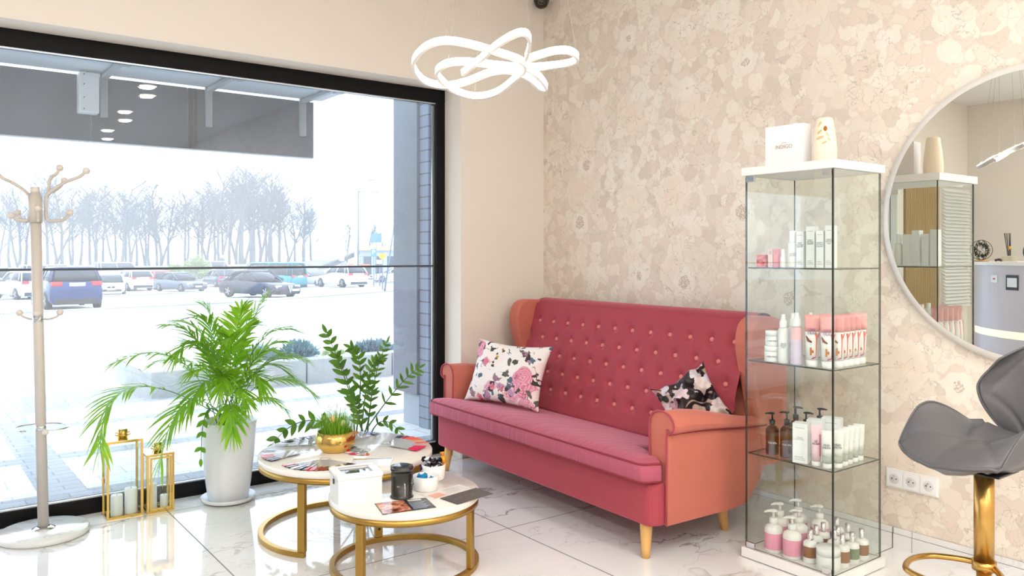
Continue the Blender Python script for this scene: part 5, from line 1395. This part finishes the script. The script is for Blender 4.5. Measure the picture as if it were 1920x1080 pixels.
def pump(x, y, z, r, h, m, mp_, label, lines=None, lab=None, rz=None, tm=None, hb=.62, rc=.35, spin=0, liquid=None, name='pump_bottle', ls=None):
    e = cosm(name, x, y, z, label, 'bottle', rz)
    hb_ = h * hb
    MB().lathe([(0, 0), (r * .93, 0), (r, .004), (r, hb_ * .78), (r * .93, hb_ * .88), (r * .62, hb_ * .97), (r * rc, hb_), (r * rc, hb_ + .004)], 40, caps=False).build('bottle_body', m, e)
    MB().lathe([(r * rc * 1.25, hb_ + .0045), (r * rc * 1.25, hb_ + h * .13), (r * rc * .7, hb_ + h * .14), (0, hb_ + h * .14)], 28, caps=False).build('collar', mp_, e)
    M_ = Matrix.Rotation(spin, 4, 'Z'); b = MB()
    zt_ = h * .965
    b.tube([(0, 0, hb_ + h * .141), (0, 0, zt_)], r * .13, 12)
    b.ball((0, 0, zt_), r * .42, 18, 10, (1, 1, .42)); b.tube([(0, 0, zt_), (r * .7, 0, zt_ + r * .04), (r * 1.15, 0, zt_ - r * .05)], [r * .2, r * .15, r * .09], 10, M=M_)
    b.build('pump_head', mp_, e)
    if lab: MB().lathe([(r * 1.006, hb_ * lab[0]), (r * 1.012, hb_ * lab[0] + .001), (r * 1.012, hb_ * lab[1] - .001), (r * 1.006, hb_ * lab[1])], 40, caps=False).build('label_band', lab[2], e)
    if lines: text('print_text', lines, ls or r * .36, tm or txt_grey, e, Matrix.Translation((r * 1.03, 0, hb_ * .42)) @ FX, ext=.0008)
    return e
for (x, y, h, lb_) in ((2.894, 2.044, .175, 'amber pump bottle with a black pump at the left of the third shelf'), (2.896, 1.976, .190, 'amber pump bottle, right one of the front pair on the third shelf'), (3.012, 2.012, .192, 'amber pump bottle behind the front pair on the third shelf'), (3.06, 1.93, .192, 'amber pump bottle standing behind the white cartons on the third shelf'), (3.0, 1.955, .178, 'amber pump bottle between the rear one and the white cartons')):
    pump(x, y, z3, .0265, h, amber, blk_plastic, lb_, 'THE SPA' if x < 2.9 else None, tm=txt_w, spin=R(-70 if x < 2.95 else 70), hb=.68, ls=.0095)
carton(2.873, 1.893, z3, .058, .05, .158, wcard, 'white carton beside the amber bottles on the third shelf', 'PEARL\nLOTION', .62, .008, mat('print_pale', (170, 172, 178), .6), rz=R(200))
carton(2.955, 1.882, z3, .060, .055, .163, wcard, 'white carton behind the pink tube on the third shelf', None, rz=R(200))
carton(3.03, 1.855, z3, .075, .05, .165, wcard, 'widest white carton at the back of the third shelf', None, rz=R(200))
e = tube(2.874, 1.828, z3, .042, .160, 'pink tube with dark red lettering on the third shelf', top=mat('tube_blush', (244, 208, 218), .3), lines='LE\nALGA', capf=.12)
b = MB().box((.006, .013, .04), (.0155, .0165, .125)); b.build('side_stripe', mat('crimson', (190, 30, 80), .4), e)
for i, (x, y, lb_) in enumerate(((2.872, 1.779, 'clear and white tube in the front corner of the third shelf'), (2.912, 1.757, 'clear and white tube, second from the corner on the third shelf'), (2.958, 1.762, 'clear and white tube, third from the corner on the third shelf'), (3.0, 1.766, 'clear and white tube, fourth from the corner on the third shelf'), (3.045, 1.770, 'clear and white tube, fifth from the corner on the third shelf'), (3.092, 1.774, 'clear and white tube at the far end of the row on the third shelf'))):
    tube(x, y, z3, .042, .145, lb_, top=tube_w, gel=clearish, lines='MUD\nSALVA' if i < 2 else ('A' if i < 5 else None), rz=R(206))
# bottom of the cabinet
z4 = .0425
milky = mat('milky_plastic', (244, 240, 238), .3)
for (x, y, h, lb_) in ((2.883, 2.030, .172, 'pink-labelled white pump bottle at the front left of the cabinet floor'), (2.882, 1.941, .168, 'pink-labelled white pump bottle, second along the front of the cabinet floor'), (2.985, 2.07, .172, 'white pump bottle behind the leftmost pink-labelled one'), (3.08, 2.045, .176, 'white pump bottle at the back, tallest pump head on the cabinet floor'), (2.985, 1.98, .166, 'white pump bottle behind the gap between the two front pink ones'), (3.09, 1.95, .172, 'white pump bottle at the back beside the small capped bottles')):
    pump(x, y, z4, .037, h, milky, wht_plastic, lb_, None, (.12, .70, pinkl), spin=R(-60), hb=.66, rc=.36)
brown_l, t = nmat('bronze_label', rgb=(150, 100, 52), rough=.3, metal=.35)
grn_l = mat('green_label', (120, 134, 100), .35); slv_l = mat('silver_label', (170, 172, 176), .3, .6)
def small(x, y, lab, label, h=.118, r=.027):
    e = cosm('capped_bottle', x, y, z4, label, 'bottle'); hb_ = h * .68
    MB().lathe([(0, 0), (r * .95, 0), (r, .003), (r, hb_ * .80), (r * .9, hb_ * .93), (r * .55, hb_), (r * .33, hb_ + .001)], 36, caps=False).build('bottle_body', milky, e)
    MB().lathe([(r * 1.008, hb_ * .26), (r * 1.014, hb_ * .27), (r * 1.014, hb_ * .75), (r * 1.008, hb_ * .76)], 36, caps=False).build('label_band', lab, e)
    MB().lathe([(r * .36, hb_ + .0015), (r * .36, h), (0, h)], 24, caps=False).build('silver_cap', chrome, e)
    return e
for (x, y, lab, lb_) in ((2.896, 1.868, brown_l, 'small bottle with bronze label and silver cap, left front of its group'), (2.975, 1.812, slv_l, 'small bottle with silver label and silver cap behind the white jar'), (2.952, 1.763, brown_l, 'small bottle with bronze label nearest the side glass corner'), (3.02, 1.762, grn_l, 'small bottle with green label along the side glass'), (3.09, 1.762, brown_l, 'small bottle with bronze label third along the side glass'), (2.965, 1.885, brown_l, 'small bottle with bronze label behind the left front one'), (3.04, 1.835, brown_l, 'small bottle with bronze label in the middle of its group'), (3.035, 1.898, brown_l, 'small bottle with bronze label beside the back pump bottles'), (3.105, 1.83, slv_l, 'small bottle with silver label in the back row'), (3.14, 1.90, slv_l, 'small bottle with silver label in the far back corner')):
    small(x, y, lab, lb_, .128 if x < 3.0 else .122, .0275)
jar(2.885, 1.782, z4, .045, .088, .03, 'large white jar in the front corner of the cabinet floor')
# on top of the cabinet
gbx = empty('gift_box', (2.955, 2.012, CT), R(180 + 3), 'white square gift box with small lettering on top of the display cabinet', 'box')
MB().box((-.03, -.0875, 0), (.03, .0875, .175)).build('box_body', wcard, gbx, bevel=.001)
b = MB().box((-.033, -.0880, .0), (-.0305, .0880, .176)); b.build('slip_lid', mat('lid_card', (226, 220, 214), .5), gbx)
text('print_text', 'INDIGO', .022, mat('gold_print', (176, 150, 120), .4), gbx, Matrix.Translation((.0305, 0, .085)) @ FX)
b = MB().tube([(.0306, -.012, .1005), (.0306, .0, .103), (.0306, .014, .1005)], .0007, 4); b.build('logo_stroke', MATS['gold_print'], gbx)
af = empty('air_freshener', (2.965, 1.848, CT), R(198), 'cream vase-shaped air freshener with leaf cutouts on top of the cabinet', 'air freshener')
cream = mat('cream_plastic', (246, 230, 206), .35)
prof = [(0, 0), (.044, .0), (.046, .004), (.0475, .03), (.0475, .06), (.044, .10), (.038, .145), (.033, .178), (.029, .186), (.022, .188), (0, .188)]
b = MB(); b.lathe(prof, 48, caps=False); b.v = [(x * .82, y, z) for x, y, z in b.v]; b.build('shell', cream, af)
cut = mat('cutout_tan', (206, 186, 140), .6)
def prof_r(z):
    for (r0, z0), (r1, z1_) in zip(prof[1:-1], prof[2:]):
        if z0 <= z <= z1_ and z1_ > z0: return r0 + (r1 - r0) * (z - z0) / (z1_ - z0)
    return .03
for (yy, z, s_, a) in ((-.012, .160, .011, 55), (.008, .135, .0, 0), (-.012, .128, .012, 40), (-.010, .104, .016, 18), (.018, .118, .010, -55), (.024, .097, .009, -50), (.008, .084, .011, 25)):
    if s_ == 0: continue
    r = prof_r(z); x = .82 * math.sqrt(max(0, r * r - yy * yy)); nx = Vector((x / .67, yy, .12 * r)).normalized()
    M_ = frame_M(Vector((x, yy, z)) + nx * .0004, Vector((0, 0, 1)).cross(nx), Vector((0, 0, 1))) @ Matrix.Rotation(R(a), 4, 'Z')
    poly = [(s_ * math.cos(q * PI / 8), s_ * .38 * math.sin(q * PI / 8)) for q in range(16)]
    MB().prism(poly, -.002, .0008, M=M_).build('leaf_cutout', cut, af)
r = prof_r(.140); M_ = frame_M((.82 * r * .97, .010, .140), (0, 1, 0), (0, 0, 1))
MB().lathe([(.0095, -.004), (.0095, .0012), (.006, .0015), (0, .001)], 20, M=M_ @ Matrix.Diagonal((.75, 1.1, 1, 1))).build('amber_lens', mat('amber_lens', (170, 100, 20), .1), af)

# ------------------------------------------------------------------ round mirror
mir = empty('round_mirror', (3.44, 1.272, 1.425), 0, 'large round wall mirror with a frosted rim on the floral wall', 'mirror')
Mm = Matrix.Rotation(-PI / 2, 4, 'Y')
MB().lathe([(0, .002), (.52, .002), (.52, .020), (.0, .020)], 96, caps=False, M=Mm).build('back_plate', wht_plastic, mir)
MB().lathe([(0, .0205), (.553, .0205), (.553, .0255), (0, .0255)], 128, caps=False, M=Mm, smooth=False).build('mirror_glass', mat('mirror', (236, 238, 236), .0, 1), mir)
MB().lathe([(.5535, .0205), (.578, .0205), (.580, .022), (.578, .0255), (.5535, .0255)], 128, caps=False, M=Mm).build('frosted_rim', glassy('frosted', (.95, .94, .92), rough=.3, base=.15, body=(244, 240, 234), body_f=.75), mir)

# ------------------------------------------------------------------ wall sockets
so = empty('triple_socket', (3.44, 1.733, .300), R(180), 'white triple power socket low on the floral wall by the stool', 'socket')
MB().box((.0, -.112, -.041), (.009, .112, .041)).build('back_plate', wht_plastic, so, bevel=.003)
for i in (-1, 0, 1):
    y = i * .073
    f_ = MB().box((.0092, y - .034, -.034), (.0115, y + .034, .034)).build('socket_face', mat('socket_white', (246, 246, 246), .3), so, bevel=.001)
    Ms = Matrix.Translation((.0116, y, 0)) @ Matrix.Rotation(PI / 2, 4, 'Y')
    MB().lathe([(.0215, 0), (.0205, .0012), (.0195, .0), (.019, .0003), (0, .0003)], 32, caps=False, M=Ms).build('socket_cup', mat('cup_grey', (222, 222, 220), .4), f_)
    for (dy, dz) in ((-.0095, 0), (.0095, 0)): MB().cyl((0, 0, 0), .0028, .0008, 10, M=Matrix.Translation((.012, y + dy, dz)) @ Matrix.Rotation(PI / 2, 4, 'Y')).build('pin_hole', ink, f_)
    MB().cyl((0, 0, 0), .0026, .006, 10, M=Matrix.Translation((.012, y, .0105)) @ Matrix.Rotation(PI / 2, 4, 'Y')).build('earth_pin', chrome, f_)

# ------------------------------------------------------------------ bar stool
leather, t = nmat('grey_leather', rgb=(90, 89, 92), rough=.4)
v = t.coords(); t.bump(t.noise(v, 90, 3), .06, .002)
stl = empty('bar_stool', (2.57, 1.08, 0), 0, 'grey leather bar stool with a gold column at the right edge', 'stool')
brass = mat('brass_column', (190, 150, 84), .28, 1)
MB().lathe([(0, .0), (.20, .0), (.205, .004), (.20, .010), (.08, .022), (.035, .034), (0, .034)], 64, caps=False).build('base_plate', brass, stl)
MB().tube([(0, 0, .034), (0, 0, .33)], .0205, 28).build('lower_column', brass, stl)
MB().tube([(0, 0, .335), (0, 0, .625)], .0275, 32).build('column', brass, stl)
A0 = R(165)    # the seat's front direction
fx, fy = math.cos(A0), math.sin(A0)
def SL(x, y, z): return (fx * x - fy * y, fy * x + fx * y, z)   # x toward the seat's front, y to its left
fp = [SL(-.01, .0, .345), SL(.06, .105, .345), SL(.15, .12, .345), SL(.235, .07, .345), SL(.25, .0, .345), SL(.235, -.07, .345), SL(.15, -.12, .345), SL(.06, -.105, .345)]
MB().tube(spline(fp, 6, closed=True), .009, 12, closed=True).build('footrest', brass, stl)
MB().tube([(0, 0, .333), (0, 0, .36)], .033, 28).build('footrest_collar', brass, stl)
def seat_top(u, v_):
    # u: 0 front edge .. 1 waist at the back; v -1..1
    s_ = v_ * 2 - 1
    x = .225 - .39 * u
    half = .19 * (1 - .10 * (1 - u) ** 2) * (1 - .30 * max(0, u - .55) / .45)
    x -= .075 * (abs(s_) ** 2.4) * (1 - u)
    y = s_ * half
    z = .718 + .005 * u - .045 * max(0, 1 - u * 3.2) ** 1.6 + .085 * abs(s_) ** 2.2 * (.25 + math.sin(min(1, u * 1.15) * PI) * .75) - .015 * math.exp(-(s_ / .12) ** 2) * .3
    cr = 0
    for (a, b_) in ((.45, 0.0),):
        d_ = abs(abs(s_) - (.95 - 1.5 * u)) ; cr += math.exp(-(d_ / .045) ** 2) * (u < .62)
        d_ = abs(abs(s_) - 1.5 * (u - .38)); cr += math.exp(-(d_ / .045) ** 2) * (u > .38)
    z -= .007 * min(1, cr)
    return x, y, z
N1, N2 = 44, 44
top = [[seat_top(i / N1, j / N2) for j in range(N2 + 1)] for i in range(N1 + 1)]
b = MB(); vs = []; 
for i in range(N1 + 1):
    for j in range(N2 + 1): vs.append(SL(*top[i][j]))
for i in range(N1 + 1):
    for j in range(N2 + 1):
        x, y, z = top[i][j]; s_ = abs(j / N2 * 2 - 1); u = i / N1
        th_ = .012 + .050 * min(1, (1 - s_ ** 3)) * min(1, u * 6) ; vs.append(SL(x * .985, y * .97, z - th_ - .030 * (1 - s_ ** 4) * min(1, u * 2)))
o_ = (N1 + 1) * (N2 + 1); fs = []
for i in range(N1):
    for j in range(N2):
        a = i * (N2 + 1) + j; fs.append((a, a + 1, a + N2 + 2, a + N2 + 1)); fs.append((o_ + a, o_ + a + N2 + 1, o_ + a + N2 + 2, o_ + a + 1))
for i in range(N1):
    for j in (0, N2):
        a = i * (N2 + 1) + j; fs.append((a, a + N2 + 1, o_ + a + N2 + 1, o_ + a))
for j in range(N2):
    for i in (0, N1):
        a = i * (N2 + 1) + j; fs.append((a, a + 1, o_ + a + 1, o_ + a))
b.add(vs, fs, smooth=True); b.build('seat', leather, stl, bevel=.0)
edge_ = [SL(*top[N1 - i][0]) for i in range(N1 + 1)] + [SL(*top[0][j]) for j in range(1, N2 + 1)] + [SL(*top[i][N2]) for i in range(1, N1 + 1)]
MB().tube([Vector(p) + Vector((0, 0, -.003)) for p in edge_], .004, 6).build('seat_piping', leather, stl)
def back_f(u, v_):
    s_ = v_ * 2 - 1; q = u   # 0 bottom .. 1 top
    half = .088 + .062 * math.sin(min(1, q * 1.3) * PI / 2) - .10 * max(0, q - .6) ** 1.4 * 2
    y = s_ * half; z = .700 + .30 * q - .06 * abs(s_) ** 2 * q
    x = -.215 - .07 * q + .10 * abs(s_) ** 2.2 * math.sin(min(1, q * 1.2) * PI * .62)
    cr = math.exp(-((abs(s_) - (.9 - 1.2 * abs(q - .5))) / .05) ** 2)
    x -= .006 * cr
    return x, y, z
bt_ = [[back_f(i / 36, j / 40) for j in range(41)] for i in range(37)]
b = MB(); vs = [SL(*bt_[i][j]) for i in range(37) for j in range(41)]
vs += [SL(bt_[i][j][0] - .012 - .028 * (1 - abs(j / 20 - 1) ** 3) * math.sin(max(.05, min(.95, i / 36)) * PI), bt_[i][j][1] * .985, bt_[i][j][2]) for i in range(37) for j in range(41)]
o_ = 37 * 41; fs = []
for i in range(36):
    for j in range(40):
        a = i * 41 + j; fs.append((a, a + 41, a + 42, a + 1)); fs.append((o_ + a, o_ + a + 1, o_ + a + 42, o_ + a + 41))
    for j in (0, 40): a = i * 41 + j; fs.append((a, a + 41, o_ + a + 41, o_ + a))
for j in range(40):
    for i in (0, 36): a = i * 41 + j; fs.append((a, a + 1, o_ + a + 1, o_ + a))
b.add(vs, fs, smooth=True); b.build('backrest', leather, stl)
be = [SL(*bt_[i][0]) for i in range(37)] + [SL(*bt_[36][j]) for j in range(1, 41)] + [SL(*bt_[36 - i][40]) for i in range(1, 37)]
MB().tube(be, .004, 6).build('backrest_piping', leather, stl)
MB().box((-.07, -.07, .626), (.07, .07, .634)).build('seat_mount', blk_plastic, stl, bevel=.004)
pt = SL(*back_f(.62, 1.0)); tg_ = MB().cbox(pt, (.004, .012, .03), M=None); tg_.build('brand_tab', blk_plastic, stl)

# ------------------------------------------------------------------ chandelier
led = emis('led_strip', (255, 246, 232), 9.0)
chp = [(1.454, 2.206, 1.864),(1.467, 2.129, 1.894),(1.476, 2.048, 1.925),(1.491, 1.985, 1.945),(1.512, 1.953, 1.951),(1.542, 1.963, 1.939),(1.567, 1.999, 1.917),(1.585, 2.034, 1.896),(1.602, 2.005, 1.903),(1.636, 1.955, 1.914),(1.674, 1.927, 1.914),(1.711, 1.931, 1.9),(1.708, 1.961, 1.888),(1.662, 2.012, 1.881),(1.596, 2.067, 1.878),(1.507, 2.12, 1.884),(1.439, 2.157, 1.89),(1.394, 2.199, 1.887),(1.382, 2.246, 1.87),(1.41, 2.269, 1.85),(1.467, 2.28, 1.823),(1.539, 2.259, 1.807),(1.587, 2.203, 1.817),(1.603, 2.129, 1.847),(1.606, 2.067, 1.875),(1.571, 2.05, 1.894),(1.49, 2.068, 1.912),(1.406, 2.093, 1.928),(1.339, 2.127, 1.935),(1.304, 2.18, 1.924),(1.299, 2.249, 1.896),(1.325, 2.289, 1.87),(1.375, 2.306, 1.844),(1.436, 2.281, 1.834),(1.483, 2.224, 1.844),(1.525, 2.147, 1.866),(1.57, 2.105, 1.87),(1.636, 2.091, 1.853),(1.691, 2.098, 1.83),(1.707, 2.083, 1.831),(1.649, 2.062, 1.862),(1.585, 2.067, 1.882)]
ch = empty('pendant_lamp', (1.52, 2.10, 2.958), 0, 'looping LED ribbon pendant lamp glowing white near the corner', 'lamp')
pts = [tuple(Vector(p) - ch.location) for p in chp]
sect = [(-.5, -.5), (.5, -.5), (.5, .5), (-.5, .5)]
sec_r = [(-.0045, -.0112), (.0045, -.0112), (.0045, .0112), (-.0045, .0112)]
m = MB().tube(spline(pts, 6), 1.0, sect=sec_r, up=(.1, .1, 1), smooth=False)
for fi, f_ in enumerate(m.f):
    ring_i = min(f_) // 4; cc = sum((Vector(m.v[q]) for q in range(ring_i * 4, ring_i * 4 + 4)), Vector()) / 4
    fc = sum((Vector(m.v[q]) for q in f_), Vector()) / len(f_)
    p0, p1, p2 = [Vector(m.v[q]) for q in f_[:3]]; nn = (p1 - p0).cross(p2 - p1)
    if nn.length > 0:
        nn.normalize()
        if nn.dot(fc - cc) < 0: nn = -nn
        if nn.dot(Vector((.60, .80, 0))) > .3: m.mi[fi] = 1
m.build('led_ribbon', [led, mat('lamp_aluminium', (210, 206, 200), .4)], ch)
al = mat('lamp_aluminium', (210, 206, 200), .4)
m2 = MB().tube(spline([tuple(Vector(p) + Vector((-.0, -.0, .0))) for p in pts], 6), 1.0, sect=[(-.0052, -.0124), (.0052, -.0124), (.0052, -.0114), (-.0052, -.0114)], up=(.1, .1, 1), smooth=False); m2.build('profile_edge', al, ch)
for (i, tx_, ty_) in ((28, -.06, .02), (17, -.02, .05), (21, .0, .0), (5, .03, -.02), (11, .05, -.05), (31, -.05, .04)):
    MB().tube([pts[i], (tx_, ty_, -.03)], .0007, 5).build('suspension_wire', mat('wire', (150, 140, 130), .5), ch)
MB().lathe([(0, -.03), (.11, -.03), (.112, -.028), (.112, 0), (0, 0)], 48, caps=False).build('canopy', white_paint, ch)

# dome camera in the ceiling corner
dm = empty('dome_camera', (3.372, 4.165, 2.958), 0, 'small black dome camera on the ceiling in the corner', 'camera')
MB().lathe([(.052, 0), (.052, -.006), (.048, -.008)], 40, caps=False).build('mount_ring', blk_plastic, dm)
MB().lathe([(.0478, -.0082), (.046, -.024), (.036, -.042), (.02, -.053), (0, -.056)], 40, caps=False).build('dome', mat('smoked_dome', (34, 26, 18), .08), dm)
vw = Vector((-3.37, -4.165, -1.7)).normalized(); Md = frame_M(vw * .047 + Vector((0, 0, -.008)), vw.cross(Vector((0, 0, 1))), Vector((0, 0, 1)))
b = MB()
for q in range(18): a = q * PI / 9; b.ball((.023 * math.cos(a), .023 * math.sin(a), -.003 if abs(math.sin(a)) < .9 else -.004), .0017, 6, 4, M=Md)
b.build('led_ring', mat('ir_led', (210, 190, 160), .3), dm)
MB().ball((0, .0, .006), .004, 10, 6, M=Md).build('lens', mat('lens_glint', (230, 226, 220), .1), dm)

# ------------------------------------------------------------------ what the mirror shows: reception desk, slatted panel, blind
dkc = (-1.15, 2.30)
desk = empty('reception_desk', (dkc[0], dkc[1], 0), 0, 'curved lilac-grey reception desk with a cream top and a lit strip, seen in the mirror', 'desk')
lil = mat('desk_lilac', (206, 196, 198), .3); creamt = mat('desk_top_cream', (244, 238, 224), .3)
def arcband(r0, r1, z0, z1, m, name, a0=-80, a1=120, n=60):
    rg = []
    for i in range(n + 1):
        a = R(a0 + (a1 - a0) * i / n); c_, s_ = math.cos(a), math.sin(a)
        rg.append([(r0 * c_, r0 * s_, z0), (r1 * c_, r1 * s_, z0), (r1 * c_, r1 * s_, z1), (r0 * c_, r0 * s_, z1)])
    return MB().loft(rg, smooth=False).build(name, m, desk)
arcband(.98, 1.05, .66, 1.185, lil, 'upper_front'); arcband(.98, 1.04, .60, .6595, emis('desk_strip_glow', (255, 250, 214), .45), 'light_strip'); arcband(.98, 1.05, .08, .5995, lil, 'lower_front'); arcband(.98, 1.02, .0, .0795, mat('plinth_grey', (150, 148, 150), .5), 'plinth')
arcband(.62, 1.08, 1.1855, 1.212, creamt, 'counter_top')
ZD = 1.2125
def ondesk(ang, r): return (dkc[0] + r * math.cos(R(ang)), dkc[1] + r * math.sin(R(ang)), ZD)
rd = empty('reed_diffuser', (-.36, 2.83, ZD), 0, 'glass reed diffuser with black sticks on the reception desk, seen in the mirror', 'diffuser')
MB().box((-.045, -.045, 0), (.045, .045, .10)).build('glass_jar', clear, rd, bevel=.006)
MB().box((-.038, -.038, .006), (.038, .038, .045)).build('oil', glassy('oil', (.95, .93, .85), body=(236, 230, 210), body_f=.2), rd)
MB().cyl((0, 0, .1005), .018, .028, 20).build('wood_collar', mat('collar_wood', (206, 160, 90), .5), rd)
for q in range(7):
    a = q * .9; MB().tube([(.01 * math.cos(a), .01 * math.sin(a), .05), (.022 * math.cos(a) + .01, .022 * math.sin(a) + .01, .235)], .0022, 5).build('reed', blk_plastic, rd)
te = empty('wire_terrarium', (-.66, 3.17, ZD), 0, 'round wire frame with a dark plant on the reception desk, seen in the mirror', 'ornament')
for a in (0, 60, 120): MB().tube([Vector((.085 * math.cos(R(q)) * math.cos(R(a)), .085 * math.cos(R(q)) * math.sin(R(a)), .1 + .085 * math.sin(R(q)))) for q in range(0, 360, 12)], .003, 6, closed=True).build('wire_hoop', mat('wire_dark', (90, 84, 60), .4, .6), te)
bush_ = MB(); rnd = random.Random(9)
for k in range(180):
    d_ = Vector([rnd.gauss(0, 1) for _ in range(3)]).normalized(); p = Vector((0, 0, .10)) + d_ * .05; s_ = d_.orthogonal().normalized() * .007; bush_.add([p - s_, p + s_, p + d_ * .025], [(0, 1, 2)])
bush_.build('foliage', mat('dark_leaf', (44, 58, 34), .7), te); MB().cyl((0, 0, 0), .06, .012, 24).build('foot', mat('collar_wood', (206, 160, 90), .5), te)
cl = empty('desk_clock', (-.20, 2.60, ZD), R(20), 'round black and white dial standing on the reception desk, seen in the mirror', 'clock')
MB().lathe([(0, -.012), (.075, -.012), (.08, 0), (.075, .012), (0, .012)], 40, caps=False, M=Matrix.Translation((0, 0, .082)) @ Matrix.Rotation(PI / 2, 4, 'Y')).build('case', blk_plastic, cl)
MB().cyl((0, 0, .0125), .060, .001, 40, M=Matrix.Translation((0, 0, .082)) @ Matrix.Rotation(PI / 2, 4, 'Y')).build('dial', wht_plastic, cl)
sm_ = empty('desk_ornament', (-.46, 2.94, ZD), 0, 'small dark ornament left of the reed diffuser, seen in the mirror', 'ornament')
b = MB()
for q in range(5): b.ball((.012 * q - .02, .018 * math.sin(q * 2), .014 + .004 * (q % 2)), .012, 10, 6)
b.build('beads', mat('ornament_brown', (90, 76, 60), .4), sm_)
def sticker(ang, z, w_, h, m, label, inner=None):
    r = 1.0525; p = (dkc[0] + r * math.cos(R(ang)), dkc[1] + r * math.sin(R(ang)), z); e = empty('desk_sign', p, R(ang), label, 'sign')
    MB().box((-.002, -w_ / 2, -h / 2), (.001, w_ / 2, h / 2)).build('sign_plate', m, e)
    if inner: MB().box((.001, -w_ * inner[0] / 2, -h * inner[1] / 2), (.0016, w_ * inner[0] / 2, h * inner[1] / 2)).build('sign_mark', inner[2], e)
sticker(36, 1.075, .085, .06, wht_plastic, 'white sticker with a red mark on the desk front, seen in the mirror', (.35, .22, mat('sticker_red', (190, 50, 50), .4)))
sticker(25, 1.05, .12, .12, blk_plastic, 'black framed square sign on the desk front, seen in the mirror', (.8, .62, wht_plastic))
gp = empty('slatted_panel', (-2.10, 4.226, 0), 0, 'golden slatted wall panel seen in the mirror behind the cabinet reflection', 'wall panel')
gm_ = mat('golden_slat', (186, 150, 92), .45)
MB().box((0, -.012, .05), (.72, -.001, 2.1)).build('panel_back', mat('golden_dark', (140, 108, 62), .5), gp)
sl_ = MB()
for q in range(24): sl_.box((q * .03, -.026, .05), (q * .03 + .018, -.0125, 2.1))
sl_.build('slats', gm_, gp)
vb = empty('venetian_blind', (-2.76, 4.22, 0), 0, 'white venetian blind seen in the mirror through the cabinet glass', 'blind')
MB().box((0, -.05, 2.02), (.60, -.005, 2.07)).build('head_rail', white_paint, vb)
b = MB()
for q in range(34): b.box((0, -.03, 0), (.60, .03, .0015), M=Matrix.Translation((0, -.035, .72 + q * .038)) @ Matrix.Rotation(R(38), 4, 'X'))
b.build('slats', mat('blind_white', (244, 246, 250), .35), vb)
